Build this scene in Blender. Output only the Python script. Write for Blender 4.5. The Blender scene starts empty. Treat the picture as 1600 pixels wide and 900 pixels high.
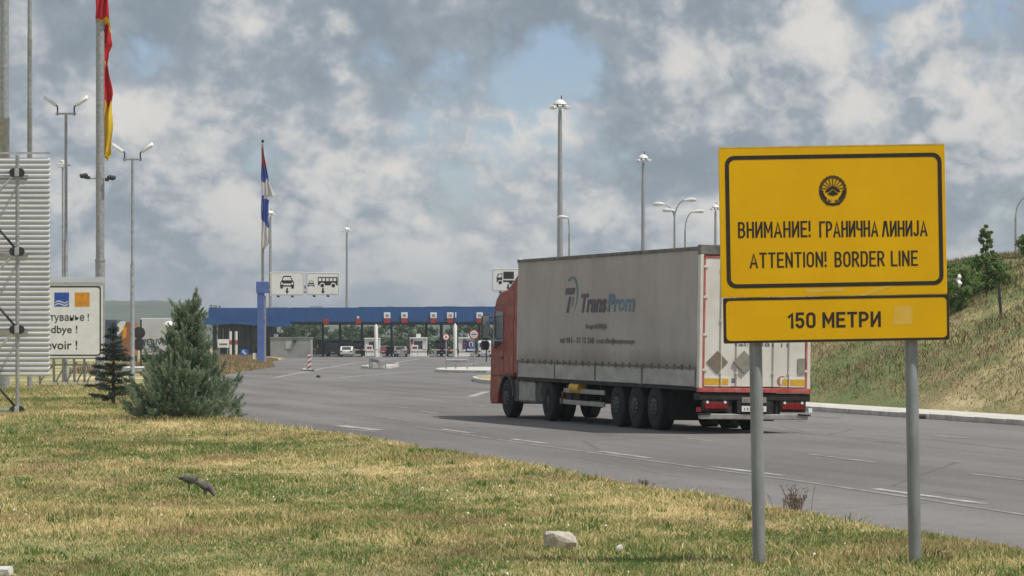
import bpy, bmesh, math, random
import numpy as np
from mathutils import Vector, Matrix, Euler, noise as mnoise

R = math.radians
random.seed(7)
rng = np.random.default_rng(11)
scene = bpy.context.scene
col = scene.collection

# ------------------------------------------------------------------ camera
F = 4700.0            # focal length in pixels of the 1600 px wide photograph
EYE = 1.83            # eye height above the grass
HZ = 535.0            # picture row of the horizon
cam = bpy.data.cameras.new('camera')
cam.sensor_width = 36.0
cam.lens = 36.0 * F / 1600.0
cam.shift_y = (HZ - 450.0) / 1600.0
cam.clip_start = 0.5
cam.clip_end = 20000.0
camo = bpy.data.objects.new('camera', cam)
camo.location = (0, 0, EYE)
camo.rotation_euler = (R(90), 0, 0)
col.objects.link(camo)
scene.camera = camo

# ------------------------------------------------------------------ sky and sun
SUN_EL, SUN_AZ = 59.0, 112.0      # azimuth clockwise from the view direction
world = bpy.data.worlds.new('World')
scene.world = world
world.use_nodes = True
wt = world.node_tree
wt.nodes.clear()


def wn(t, **kw):
    n = wt.nodes.new(t)
    for k, v in kw.items():
        setattr(n, k, v)
    return n


def wmath(op, a, b=None, c=None, clamp=False):
    n = wn('ShaderNodeMath', operation=op)
    n.use_clamp = clamp
    for i, x in enumerate((a, b, c)):
        if x is None:
            continue
        if isinstance(x, (int, float)):
            n.inputs[i].default_value = x
        else:
            wt.links.new(x, n.inputs[i])
    return n.outputs[0]


def wmap(vec, loc=(0, 0, 0), sc=(1, 1, 1)):
    n = wn('ShaderNodeMapping')
    wt.links.new(vec, n.inputs['Vector'])
    n.inputs['Location'].default_value = loc
    n.inputs['Scale'].default_value = sc
    return n.outputs[0]


def wnoise(vec, scale, detail, rough, dist=0.0):
    n = wn('ShaderNodeTexNoise')
    wt.links.new(vec, n.inputs['Vector'])
    n.inputs['Scale'].default_value = scale
    n.inputs['Detail'].default_value = detail
    n.inputs['Roughness'].default_value = rough
    n.inputs['Distortion'].default_value = dist
    return n.outputs['Fac']


def wramp(x, a, b, lo=0.0, hi=1.0, smooth=True):
    n = wn('ShaderNodeMapRange')
    n.interpolation_type = 'SMOOTHSTEP' if smooth else 'LINEAR'
    wt.links.new(x, n.inputs['Value'])
    n.inputs['From Min'].default_value = a
    n.inputs['From Max'].default_value = b
    n.inputs['To Min'].default_value = lo
    n.inputs['To Max'].default_value = hi
    return n.outputs[0]


def wmix(f, a, b):
    n = wn('ShaderNodeMix', data_type='RGBA')
    wt.links.new(f, n.inputs['Factor'])
    for s, x in ((n.inputs[6], a), (n.inputs[7], b)):
        if isinstance(x, tuple):
            s.default_value = (*x, 1)
        else:
            wt.links.new(x, s)
    return n.outputs[2]


sky = wn('ShaderNodeTexSky', sky_type='NISHITA')
sky.sun_disc = False
sky.sun_elevation = R(SUN_EL)
sky.sun_rotation = R(SUN_AZ)
sky.altitude = 400
sky.dust_density = 0.7
tc = wn('ShaderNodeTexCoord').outputs['Generated']
CLOUD_OFF = (17.4, 6.4, 8.3)
sep = wn('ShaderNodeSeparateXYZ')
wt.links.new(tc, sep.inputs[0])
elev = wmath('MAXIMUM', sep.outputs['Z'], 0.0)
den_ = wmath('ADD', elev, 0.14)
comb = wn('ShaderNodeCombineXYZ')          # clouds crowd together towards the horizon
wt.links.new(wmath('MULTIPLY', sep.outputs['X'], 6.4), comb.inputs['X'])
wt.links.new(wmath('MULTIPLY', sep.outputs['Y'], 6.4), comb.inputs['Y'])
wt.links.new(wmath('MULTIPLY', wmath('LOGARITHM', den_, math.e), 1.7), comb.inputs['Z'])
cv = comb.outputs[0]


def cloud_density(off):
    """fractal mass plus a billow term that gives the cauliflower edges"""
    p = wmap(cv, off)
    f = wnoise(p, 1.15, 10.0, 0.52, 0.1)
    n1 = wmath('ABSOLUTE', wmath('MULTIPLY_ADD', wnoise(p, 4.6, 1.0, 0.5), 2.0, -1.0))
    n2 = wmath('ABSOLUTE', wmath('MULTIPLY_ADD', wnoise(p, 11.0, 3.0, 0.55), 2.0, -1.0))
    bl = wmath('MULTIPLY_ADD', n1, .20, wmath('MULTIPLY', n2, .16))
    return wmath('ADD', wmath('SUBTRACT', f, bl), .08), p


dA, p0 = cloud_density(CLOUD_OFF)
dB, p1 = cloud_density((CLOUD_OFF[0] + 0.05, CLOUD_OFF[1], CLOUD_OFF[2] + 0.14))
big = wnoise(wmap(p0, (3, 1, 5), (.8, .8, 1.6)), 0.9, 3.0, 0.5)
dens = wmath('ADD', dA, wmath('MULTIPLY', wmath('SUBTRACT', big, 0.5), 0.22))
cover = wramp(dens, 0.345, 0.475)
slope = wmath('SUBTRACT', dA, dB)
lit = wramp(wmath('MULTIPLY_ADD', slope, 4.6, 0.27), 0.10, 0.95)
lit = wmath('MULTIPLY', lit, wramp(dens, 0.46, 0.72, 1.0, 0.62))
shade = wramp(wmath('MULTIPLY_ADD', slope, -2.6, wmath('MULTIPLY', dens, .9)), 0.22, 0.80)
grey = wmix(shade, (3.65, 4.05, 4.45), (2.05, 2.48, 2.92))
cloud = wmix(lit, grey, (6.7, 6.4, 6.0))
tint = wn('ShaderNodeMix', data_type='RGBA', blend_type='MULTIPLY')
tint.inputs['Factor'].default_value = 1.0
wt.links.new(sky.outputs[0], tint.inputs[6])
tint.inputs[7].default_value = (.78, .80, .90, 1)
skyc = wmix(cover, tint.outputs[2], cloud)
# the low sky is milky, clouds lose their contrast there
low = wramp(sep.outputs['Z'], 0.0, 0.045, 0.55, 0.0)
skyc = wmix(low, skyc, (2.85, 3.3, 3.7))
world.cycles.sampling_method = 'MANUAL'
world.cycles.sample_map_resolution = 512
bgn = wn('ShaderNodeBackground')
wt.links.new(skyc, bgn.inputs['Color'])
bgn.inputs['Strength'].default_value = 0.1
out = wn('ShaderNodeOutputWorld')
wt.links.new(bgn.outputs[0], out.inputs['Surface'])

sl = bpy.data.lights.new('sun', 'SUN')
sl.energy = 3.4
sl.angle = R(0.6)
sl.color = (1.0, 0.955, 0.88)
so = bpy.data.objects.new('sun', sl)
sdir = Vector((math.sin(R(SUN_AZ)) * math.cos(R(SUN_EL)), math.cos(R(SUN_AZ)) * math.cos(R(SUN_EL)), math.sin(R(SUN_EL))))
so.rotation_euler = sdir.to_track_quat('Z', 'Y').to_euler()
so.location = sdir * 100
col.objects.link(so)

vs = scene.view_settings
vs.view_transform = 'Standard'
vs.look = 'None'
vs.exposure = 0.22
vs.gamma = 1.0
scene.cycles.use_denoising = True
scene.cycles.max_bounces = 5
scene.cycles.diffuse_bounces = 2
scene.cycles.glossy_bounces = 2
scene.cycles.volume_bounces = 0
scene.cycles.transparent_max_bounces = 8


# ------------------------------------------------------------------ helpers
def at(px, py, d):
    """a point of the place at distance d that the photograph shows at px, py"""
    return Vector(((px - 800.0) * d / F, d, EYE + (HZ - py) * d / F))


def ground_pt(px, py, z=-0.12):
    d = (EYE - z) * F / (py - HZ)
    return Vector(((px - 800.0) * d / F, d, z))


class MB:
    """collects shapes; build() links them as one mesh object"""

    def __init__(self):
        self.v, self.f = [], []

    def add(self, vs_, fs):
        o = len(self.v)
        self.v += [tuple(p) for p in vs_]
        self.f += [tuple(i + o for i in q) for q in fs]
        return self

    def box(self, c, s, rot=None):
        c = Vector(c)
        hx, hy, hz = s[0] / 2, s[1] / 2, s[2] / 2
        P = [Vector((x, y, z)) for z in (-hz, hz) for y in (-hy, hy) for x in (-hx, hx)]
        if rot is not None:
            m = rot if isinstance(rot, Matrix) else Euler(rot).to_matrix()
            P = [m @ p for p in P]
        return self.add([c + p for p in P], [(0, 2, 3, 1), (4, 5, 7, 6), (0, 1, 5, 4), (2, 6, 7, 3), (0, 4, 6, 2), (1, 3, 7, 5)])

    def bx(self, x0, x1, y0, y1, z0, z1):
        return self.box(((x0 + x1) / 2, (y0 + y1) / 2, (z0 + z1) / 2), (x1 - x0, y1 - y0, z1 - z0))

    def tube(self, a, b, r0, r1=None, n=8):
        a, b = Vector(a), Vector(b)
        r1 = r0 if r1 is None else r1
        z = (b - a).normalized()
        x = z.orthogonal().normalized()
        y = z.cross(x)
        P = []
        for q, r in ((a, r0), (b, r1)):
            P += [q + (x * math.cos(t) + y * math.sin(t)) * r for t in (2 * math.pi * k / n for k in range(n))]
        fs = [(k, (k + 1) % n, n + (k + 1) % n, n + k) for k in range(n)]
        fs += [tuple(range(n - 1, -1, -1)), tuple(range(n, 2 * n))]
        return self.add(P, fs)

    def path(self, pts, rad, n=8):
        pts = [Vector(p) for p in pts]
        if isinstance(rad, (int, float)):
            rad = [rad] * len(pts)
        P, fs = [], []
        prev = None
        for i, p in enumerate(pts):
            t = (pts[min(i + 1, len(pts) - 1)] - pts[max(i - 1, 0)]).normalized()
            x = t.orthogonal().normalized() if prev is None else (prev - t * prev.dot(t)).normalized()
            prev = x
            y = t.cross(x)
            rr = rad[i] if isinstance(rad[i], tuple) else (rad[i], rad[i])
            P += [p + x * math.cos(2 * math.pi * k / n) * rr[0] + y * math.sin(2 * math.pi * k / n) * rr[1] for k in range(n)]
        for i in range(len(pts) - 1):
            fs += [(i * n + k, i * n + (k + 1) % n, (i + 1) * n + (k + 1) % n, (i + 1) * n + k) for k in range(n)]
        m = (len(pts) - 1) * n
        fs += [tuple(range(n - 1, -1, -1)), tuple(range(m, m + n))]
        return self.add(P, fs)

    def lathe(self, prof, n=16, M=None):
        """profile (r, z) round the Z axis"""
        P, fs = [], []
        for r, z in prof:
            P += [Vector((r * math.cos(2 * math.pi * k / n), r * math.sin(2 * math.pi * k / n), z)) for k in range(n)]
        for i in range(len(prof) - 1):
            fs += [(i * n + k, i * n + (k + 1) % n, (i + 1) * n + (k + 1) % n, (i + 1) * n + k) for k in range(n)]
        m = (len(prof) - 1) * n
        if prof[0][0] > 1e-6:
            fs.append(tuple(range(n - 1, -1, -1)))
        if prof[-1][0] > 1e-6:
            fs.append(tuple(range(m, m + n)))
        if M is not None:
            P = [M @ p for p in P]
        return self.add(P, fs)

    def prism(self, poly, fn, a, b):
        """2-D polygon extruded between depths a and b; fn(u, v, w) -> point"""
        n = len(poly)
        P = [fn(u, v, a) for u, v in poly] + [fn(u, v, b) for u, v in poly]
        fs = [tuple(range(n - 1, -1, -1)), tuple(range(n, 2 * n))]
        fs += [(k, (k + 1) % n, n + (k + 1) % n, n + k) for k in range(n)]
        return self.add(P, fs)

    def ring(self, outer, inner, fn, a, b):
        n = len(outer)
        P = [fn(u, v, w) for w in (a, b) for loop in (outer, inner) for u, v in loop]
        fs = []
        for k in range(n):
            j = (k + 1) % n
            fs += [(k, j, n + j, n + k), (2 * n + k, 3 * n + k, 3 * n + j, 2 * n + j), (k, 2 * n + k, 2 * n + j, j), (n + k, n + j, 3 * n + j, 3 * n + k)]
        return self.add(P, fs)

    def build(self, name, mat, parent=None, smooth=False, bevel=0.0, loc=None, mats=None, mi=None):
        me = bpy.data.meshes.new(name)
        me.from_pydata(self.v, [], self.f)
        bm = bmesh.new()
        bm.from_mesh(me)
        bmesh.ops.recalc_face_normals(bm, faces=bm.faces)
        bm.to_mesh(me)
        bm.free()
        for m in (mats or [mat]):
            me.materials.append(m)
        if mi is not None:
            me.polygons.foreach_set('material_index', mi)
        o = bpy.data.objects.new(name, me)
        col.objects.link(o)
        if parent is not None:
            o.parent = parent
        if loc is not None:
            o.location = loc
        if smooth:
            me.polygons.foreach_set('use_smooth', [True] * len(me.polygons))
            me.set_sharp_from_angle(angle=R(38))
        if bevel:
            b = o.modifiers.new('bevel', 'BEVEL')
            b.width = bevel
            b.segments = 2
            b.limit_method = 'ANGLE'
        return o


def tag(o, label, cat, group=None):
    o['label'] = label
    o['category'] = cat
    if group:
        o['group'] = group
    return o


def struct(o, kind='structure'):
    o['kind'] = kind
    return o


def empty(name, loc, label, cat, group=None, rot=(0, 0, 0)):
    o = bpy.data.objects.new(name, None)
    o.empty_display_size = 0.2
    o.location = loc
    o.rotation_euler = rot
    col.objects.link(o)
    return tag(o, label, cat, group)


def twin(o, name=None, parent=None, loc=None, rot=None, scale=None):
    c = o.copy()
    col.objects.link(c)
    if parent is not None:
        c.parent = parent
    if loc is not None:
        c.location = loc
    if rot is not None:
        c.rotation_euler = rot
    if scale is not None:
        c.scale = scale
    return c


def copy_tree(root, loc, label, rotz=None, scale=None):
    c = twin(root, loc=loc)
    if rotz is not None:
        c.rotation_euler[2] = rotz
    if scale is not None:
        c.scale = (scale,) * 3
    c['label'] = label
    for ch in root.children:
        d = twin(ch, parent=c)
        for g in ch.children:
            twin(g, parent=d)
    return c


def raw_mesh(name, V, Fc, mat, parent=None, attrs=None, smooth=False):
    """big meshes straight from numpy; Fc is an (n, k) index array"""
    me = bpy.data.meshes.new(name)
    V = np.ascontiguousarray(V, dtype=np.float32)
    n, k = Fc.shape
    me.vertices.add(len(V))
    me.vertices.foreach_set('co', V.ravel())
    me.loops.add(n * k)
    me.loops.foreach_set('vertex_index', np.ascontiguousarray(Fc, dtype=np.int32).ravel())
    me.polygons.add(n)
    me.polygons.foreach_set('loop_start', np.arange(0, n * k, k, dtype=np.int32))
    me.polygons.foreach_set('loop_total', np.full(n, k, dtype=np.int32))
    for an, av in (attrs or {}).items():
        a = me.attributes.new(an, 'FLOAT', 'POINT')
        a.data.foreach_set('value', np.ascontiguousarray(av, dtype=np.float32))
    me.update(calc_edges=True)
    me.validate()
    if smooth:
        me.polygons.foreach_set('use_smooth', [True] * n)
    me.materials.append(mat)
    o = bpy.data.objects.new(name, me)
    col.objects.link(o)
    if parent is not None:
        o.parent = parent
    return o


# ------------------------------------------------------------------ materials
class NT:
    def __init__(self, name):
        self.m = bpy.data.materials.new(name)
        self.m.use_nodes = True
        self.t = self.m.node_tree
        self.p = self.t.nodes['Principled BSDF']

    def n(self, t, **kw):
        x = self.t.nodes.new(t)
        for k, v in kw.items():
            setattr(x, k, v)
        return x

    def link(self, a, b):
        self.t.links.new(a, b)

    def put(self, s, x):
        if isinstance(x, (int, float)):
            s.default_value = x
        elif isinstance(x, tuple):
            s.default_value = (*x, 1) if len(x) == 3 and s.type == 'RGBA' else x
        else:
            self.link(x, s)

    def math(self, op, a, b=0.0, clamp=False):
        x = self.n('ShaderNodeMath', operation=op)
        x.use_clamp = clamp
        self.put(x.inputs[0], a)
        self.put(x.inputs[1], b)
        return x.outputs[0]

    def coords(self, kind='Object'):
        if kind == 'World':
            return self.n('ShaderNodeNewGeometry').outputs['Position']
        return self.n('ShaderNodeTexCoord').outputs[kind]

    def mapping(self, vec, loc=(0, 0, 0), rot=(0, 0, 0), sc=(1, 1, 1)):
        x = self.n('ShaderNodeMapping')
        self.link(vec, x.inputs['Vector'])
        x.inputs['Location'].default_value = loc
        x.inputs['Rotation'].default_value = rot
        x.inputs['Scale'].default_value = sc
        return x.outputs[0]

    def noise(self, vec, scale, detail=3.0, rough=0.5, dist=0.0):
        x = self.n('ShaderNodeTexNoise')
        self.link(vec, x.inputs['Vector'])
        x.inputs['Scale'].default_value = scale
        x.inputs['Detail'].default_value = detail
        x.inputs['Roughness'].default_value = rough
        x.inputs['Distortion'].default_value = dist
        return x.outputs['Fac']

    def ramp(self, x, a, b, lo=0.0, hi=1.0):
        r = self.n('ShaderNodeMapRange')
        self.link(x, r.inputs['Value'])
        for k, v in (('From Min', a), ('From Max', b), ('To Min', lo), ('To Max', hi)):
            r.inputs[k].default_value = v
        return r.outputs[0]

    def mix(self, f, a, b, mode='MIX'):
        x = self.n('ShaderNodeMix', data_type='RGBA', blend_type=mode)
        self.put(x.inputs['Factor'], f)
        self.put(x.inputs[6], a)
        self.put(x.inputs[7], b)
        return x.outputs[2]

    def bump(self, h, strength=0.3, dist=0.01):
        b = self.n('ShaderNodeBump')
        self.link(h, b.inputs['Height'])
        b.inputs['Strength'].default_value = strength
        b.inputs['Distance'].default_value = dist
        self.link(b.outputs[0], self.p.inputs['Normal'])


def mat(name, c, c2=None, rough=0.6, metal=0.0, scale=6.0, spread=(0.4, 0.65), bump=0.0, bscale=60.0, bdist=0.005, detail=4.0, kind='Object', spec=0.5, stretch=(1, 1, 1), coat=0.0):
    """procedural paint / metal / cloth: two tones mixed by noise, with wear in the gloss"""
    t = NT(name)
    co = t.mapping(t.coords(kind), sc=stretch)
    if c2 is None:
        c2 = tuple(x * 0.78 for x in c)
    f = t.ramp(t.noise(co, scale, detail, 0.6), spread[0], spread[1])
    t.put(t.p.inputs['Base Color'], t.mix(f, c, c2))
    t.put(t.p.inputs['Roughness'], t.ramp(t.noise(co, scale * 2.3, 3), 0.3, 0.7, max(rough - 0.1, 0.05), min(rough + 0.12, 1)))
    t.p.inputs['Metallic'].default_value = metal
    t.p.inputs['Specular IOR Level'].default_value = spec
    t.p.inputs['Coat Weight'].default_value = coat
    if bump:
        t.bump(t.noise(co, bscale, 4, 0.6), bump, bdist)
    return t.m


M = {}
M['galv'] = mat('galvanised steel', (0.42, 0.43, 0.43), (0.30, 0.31, 0.315), 0.5, 0.55, 7)
M['galv_light'] = mat('bright galvanised steel', (0.60, 0.61, 0.61), (0.45, 0.46, 0.46), 0.45, 0.5, 7)
M['post'] = mat('grey painted post', (0.27, 0.285, 0.285), (0.20, 0.21, 0.21), 0.5, 0.25, 5, stretch=(1, 1, .4))
M['dark_steel'] = mat('dark steel', (0.06, 0.062, 0.065), (0.035, 0.036, 0.038), 0.55, 0.4, 8)
M['black'] = mat('black paint', (0.018, 0.014, 0.011), (0.03, 0.022, 0.015), 0.55, 0, 9)
M['yellow'] = mat('yellow sign face', (0.86, 0.49, 0.002), (0.78, 0.43, 0.002), 0.45, 0, 1.7, (0.35, 0.7), detail=6, spec=.22)
M['yellow_old'] = mat('worn yellow', (0.80, 0.50, 0.08), (0.78, 0.47, 0.03), 0.5, 0, 14)
M['lit_edge'] = mat('yellow painted as lit edge', (0.72, 0.55, 0.2), None, 0.35, 0, 9)  # paler yellow puts the light on the sign's top edge into the colour
M['white'] = mat('white paint', (0.78, 0.77, 0.74), (0.66, 0.655, 0.63), 0.45, 0, 4)
M['white_panel'] = mat('white sign face', (0.88, 0.88, 0.86), (0.80, 0.80, 0.78), 0.4, 0, 2)
M['red'] = mat('red paint', (0.42, 0.035, 0.03), (0.30, 0.025, 0.022), 0.45, 0, 5)
M['blue'] = mat('blue paint', (0.022, 0.095, 0.285), (0.018, 0.075, 0.225), 0.45, 0, .5)
M['blue_col'] = mat('pale blue paint', (0.105, 0.165, 0.45), (0.085, 0.14, 0.37), 0.45, 0, 1.2)
M['navy'] = mat('navy print', (0.02, 0.025, 0.075), None, 0.6, 0, 9)
M['orange'] = mat('orange paint', (0.80, 0.34, 0.02), None, 0.45, 0, 5)
M['rubber'] = mat('tyre rubber', (0.013, 0.013, 0.0135), (0.026, 0.024, 0.022), 0.85, 0, 9, bump=.3, bscale=40)
M['glass'] = mat('dark glass', (0.05, 0.065, 0.075), (0.035, 0.045, 0.05), 0.08, 0, 2, spec=0.8)
M['grey_panel'] = mat('grey wall panel', (0.33, 0.33, 0.31), (0.26, 0.26, 0.245), 0.6, 0, .8)
M['concrete'] = mat('concrete', (0.60, 0.58, 0.535), (0.44, 0.42, 0.38), 0.85, 0, 2.2, bump=.4, bscale=20, kind='World', detail=7)
M['bark'] = mat('bark', (0.11, 0.085, 0.06), (0.06, 0.045, 0.032), 0.9, 0, 12, bump=.6, bscale=30)
M['lamp_white'] = mat('white lamp housing', (0.82, 0.82, 0.80), (0.72, 0.72, 0.70), 0.35, 0, 4)
M['tail_red'] = mat('red lamp lens', (0.24, 0.008, 0.01), (0.15, 0.006, 0.008), 0.2, 0, 9)
# ------------------------------------------------------------------ the lie of the land
UX, UY = -0.226, 0.974                      # direction of the near road
LP = [(-40, 10.62 / .974 + 40 * .232), (60, (10.62 - .226 * 60) / .974), (68, -5.6), (75, -7.3), (95, -10.8), (120, -13.8), (150, -16.2),
      (200, -18.0), (235, -18.6), (300, -24), (360, -27), (460, -40), (640, -46)]
RP = [(-40, 28.3 + 40 * .232), (112, (27.6 - .226 * 112) / .974), (118, 2.1), (124, 3.4), (132, 7), (142, 12), (160, 19), (190, 27), (230, 35), (300, 45), (460, 50), (640, 52)]


def smooth_edge(pts):
    y = np.array([p[0] for p in pts], float)
    x = np.array([p[1] for p in pts], float)
    yy = np.arange(y[0], y[-1] + .25, .5)
    xx = np.interp(yy, y, x)
    k = np.hanning(17)
    k /= k.sum()
    xs = np.convolve(np.pad(xx, 8, mode='reflect', reflect_type='odd'), k, mode='valid')
    return yy, xs


LY, LXX = smooth_edge(LP)
RY, RXX = smooth_edge(RP)


def xl(y):
    return np.interp(y, LY, LXX)


def xr(y):
    return np.interp(y, RY, RXX)


def sstep(t):
    t = np.clip(t, 0, 1)
    return t * t * (3 - 2 * t)


def wob(x, y, s, seed=0.0):
    return (np.sin(x / s + 1.3 * seed) * np.cos(y / s * 1.17 + seed) + np.sin((x + y) / s * .61 + 2.1 * seed) * .7 + np.cos((x * .8 - y * 1.3) / s * 1.9 + seed) * .4) / 2.1


PAVE = 1.75
ROAD_Z = -0.12


def zg(x, y):
    x = np.asarray(x, float)
    y = np.asarray(y, float)
    el = xl(y) - x
    er = (x - xr(y)) * .974
    z = np.full(np.broadcast(x, y).shape, ROAD_Z - 0.03)
    left = el > 0
    zl = -0.15 + 0.15 * sstep(el / .45) + sstep((el - .3) / 3) * (0.03 * wob(x, y, 3.1, 1) + .02 * wob(x, y, 1.1, 2) - .02)
    z = np.where(left, zl, z)
    H = 4.9 * (1 - sstep((y - 126) / 30)) + .25 * wob(x, y, 9, 3)
    e = np.maximum(er - PAVE - .15, 0)
    prof = np.where(e < 10.5, (e / 10.5) ** .92, 1 + .012 * (e - 10.5))
    prof = prof - .06 * np.exp(-((e - 10.5) / 2.0) ** 2)
    zr = -0.06 + H * prof + .12 * wob(x, y, 1.7, 4) * sstep(e / 2)
    z = np.where(er > PAVE, zr, z)
    return z


# ------------------------------------------------------------------ ground materials
def field_colours(t, rnd=None, dry=0.0):
    w = t.coords('World')
    big = t.noise(t.mapping(w, sc=(.17, .085, .2)), 1.0, 4, .55)
    mid = t.noise(t.mapping(w, loc=(7, 3, 0), sc=(1.25, .55, 1)), 1.0, 5, .62)
    red = t.noise(t.mapping(w, loc=(31, 13, 0), sc=(.5, .28, .5)), 1.0, 3, .6)
    fine = t.noise(w, 9.0, 3, .6)
    a = t.math('ADD', t.math('MULTIPLY', big, 1.05), t.math('MULTIPLY', mid, .65))
    a = t.math('ADD', a, t.math('MULTIPLY', t.math('SUBTRACT', fine, .5), .35))
    if rnd is not None:
        a = t.math('ADD', a, t.math('MULTIPLY', t.math('SUBTRACT', rnd, .5), .42))
    a = t.math('ADD', a, dry)
    r = t.n('ShaderNodeValToRGB')
    t.link(t.ramp(a, .68, 1.03), r.inputs[0])
    el = r.color_ramp.elements
    el[0].position, el[0].color = 0.0, (.12, .205, .05, 1)
    el[1].position, el[1].color = 1.0, (.80, .66, .37, 1)
    for p, c in ((.24, (.19, .245, .07, 1)), (.42, (.29, .305, .105, 1)), (.58, (.42, .375, .155, 1)), (.78, (.60, .50, .25, 1))):
        e = el.new(p)
        e.color = c
    return t.mix(t.ramp(red, .5, .68, 0, .6), r.outputs[0], (.33, .225, .125))


tg = NT('field soil and thatch')
c = field_colours(tg, None, .02)
tg.put(tg.p.inputs['Base Color'], tg.mix(.3, c, (.22, .17, .10)))
tg.p.inputs['Roughness'].default_value = .95
tg.bump(tg.noise(tg.coords('World'), 14, 6, .7), .8, .05)
M['ground'] = tg.m

tb = NT('grass blades')
at_ = tb.n('ShaderNodeAttribute', attribute_name='rnd').outputs['Fac']
tb.put(tb.p.inputs['Base Color'], field_colours(tb, at_, .02))
tb.p.inputs['Roughness'].default_value = .7
tb.p.inputs['Specular IOR Level'].default_value = .25
tr = tb.n('ShaderNodeBsdfTranslucent')
tb.link(tb.p.inputs['Base Color'].links[0].from_socket, tr.inputs['Color'])
ms = tb.n('ShaderNodeMixShader')
ms.inputs[0].default_value = .38
tb.link(tb.p.outputs[0], ms.inputs[1])
tb.link(tr.outputs[0], ms.inputs[2])
tb.link(ms.outputs[0], tb.t.nodes['Material Output'].inputs['Surface'])
M['grass'] = tb.m

tb = NT('dry bank grass')
at_ = tb.n('ShaderNodeAttribute', attribute_name='rnd').outputs['Fac']
w = tb.coords('World')
f1 = tb.noise(tb.mapping(w, sc=(.24, .24, .35)), 1.0, 4, .6)
f2 = tb.noise(tb.mapping(w, loc=(5, 9, 2), sc=(.7, .5, .8)), 1.0, 4, .6)
zz = tb.n('ShaderNodeSeparateXYZ')
tb.link(w, zz.inputs[0])
hi = tb.ramp(zz.outputs['Z'], .3, 3.4, .16, -.14)
a = tb.math('ADD', tb.math('ADD', tb.math('MULTIPLY', f1, .75), tb.math('MULTIPLY', f2, .7)), tb.math('MULTIPLY', at_, .30))
a = tb.math('ADD', a, hi)
r = tb.n('ShaderNodeValToRGB')
tb.link(tb.ramp(a, .50, 1.22), r.inputs[0])
el = r.color_ramp.elements
el[0].color, el[1].color = (.08, .10, .036, 1), (.39, .30, .16, 1)
for p_, c_ in ((.2, (.11, .118, .046, 1)), (.38, (.155, .135, .062, 1)), (.56, (.215, .16, .092, 1)), (.76, (.265, .19, .12, 1))):
    el.new(p_).color = c_
tb.put(tb.p.inputs['Base Color'], r.outputs[0])
tb.p.inputs['Roughness'].default_value = .8
tb.p.inputs['Specular IOR Level'].default_value = .2
M['bank_grass'] = tb.m

ta = NT('worn asphalt')
w = ta.coords('World')
al = ta.mapping(w, rot=(0, 0, R(-13.1)), sc=(1, 1, 1))
streak = ta.noise(ta.mapping(al, sc=(.62, .035, 1)), 1.0, 4, .6)
patch = ta.noise(ta.mapping(al, sc=(.10, .05, 1)), 1.0, 5, .55)
grit = ta.noise(w, 16, 6, .8)
spots = ta.noise(w, 2.3, 5, .65)
f = ta.math('ADD', ta.math('MULTIPLY', streak, .55), ta.math('MULTIPLY', patch, .6))
base = ta.mix(ta.ramp(f, .44, .70), (.192, .179, .171), (.086, .079, .076))
base = ta.mix(ta.ramp(spots, .54, .70, 0, .5), base, (.085, .08, .079))
base = ta.mix(ta.ramp(grit, .35, .7, 0, .6), base, (.25, .24, .235))
stain = ta.noise(ta.mapping(al, loc=(4, 2, 0), sc=(.8, .22, 1)), 1.0, 3, .5, .4)
base = ta.mix(ta.ramp(stain, .66, .74, 0, .5), base, (.055, .052, .052))
vor = ta.n('ShaderNodeTexVoronoi', feature='DISTANCE_TO_EDGE')
ta.link(ta.mapping(al, sc=(.16, .09, 1)), vor.inputs['Vector'])
vor.inputs['Scale'].default_value = 1.0
crk = ta.ramp(ta.math('ADD', vor.outputs['Distance'], ta.math('MULTIPLY', ta.math('SUBTRACT', ta.noise(w, 1.5, 5, .7), .5), .03)), 0, .006, .45, 0)
base = ta.mix(crk, base, (.05, .048, .046))
ta.put(ta.p.inputs['Base Color'], base)
ta.p.inputs['Roughness'].default_value = .82
ta.p.inputs['Specular IOR Level'].default_value = .35
ta.bump(grit, .5, .012)
M['asphalt'] = ta.m

tm = NT('worn road paint')
w = tm.coords('World')
wear = tm.ramp(tm.math('ADD', tm.noise(w, 3.0, 5, .7), tm.math('MULTIPLY', tm.noise(w, 40, 3, .7), .35)), .52, .80)
tm.put(tm.p.inputs['Base Color'], tm.mix(wear, (.52, .51, .485), (.18, .172, .167)))
tm.p.inputs['Roughness'].default_value = .75
M['paint'] = tm.m
tm = NT('faint road paint')
w = tm.coords('World')
wear = tm.ramp(tm.math('ADD', tm.noise(w, 2.0, 5, .7), tm.math('MULTIPLY', tm.noise(w, 30, 3, .7), .5)), .50, .86)
tm.put(tm.p.inputs['Base Color'], tm.mix(wear, (.38, .37, .355), (.165, .16, .157)))
tm.p.inputs['Roughness'].default_value = .8
M['paint_faint'] = tm.m

# ------------------------------------------------------------------ ground sheet (lofted along the road edges, out to the hills)
rows = np.concatenate([np.arange(-40, 16, 4), np.arange(16, 130, .75), np.arange(130, 200, 3), np.arange(200, 520, 16), [560, 660, 800, 950, 1300, 2000, 3000, 4200]])
eL = np.concatenate([[-1500, -600, -250, -120, -70, -45], np.arange(-32, -8, 2), np.arange(-8, -1, .6), np.arange(-1, 0, .15), [0]])
eR = np.concatenate([[0, PAVE - .01, PAVE + .05], np.arange(PAVE + .5, 16, .55), np.arange(17, 40, 3), [50, 80, 130, 250, 600, 1500]])
cols_ = []
for y in rows:
    a, b = float(xl(y)), float(xr(y))
    cols_.append(np.concatenate([a + eL, a + (b - a) * np.array([.001, .25, .5, .75, .999]), b + eR / .974]))
X = np.array(cols_)
Y = np.repeat(rows[:, None], X.shape[1], 1)
Z = zg(X, Y)
Z[:, len(eL):len(eL) + 5] = ROAD_Z - .03
nr, nc = X.shape
I = np.arange(nr * nc).reshape(nr, nc)
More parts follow.
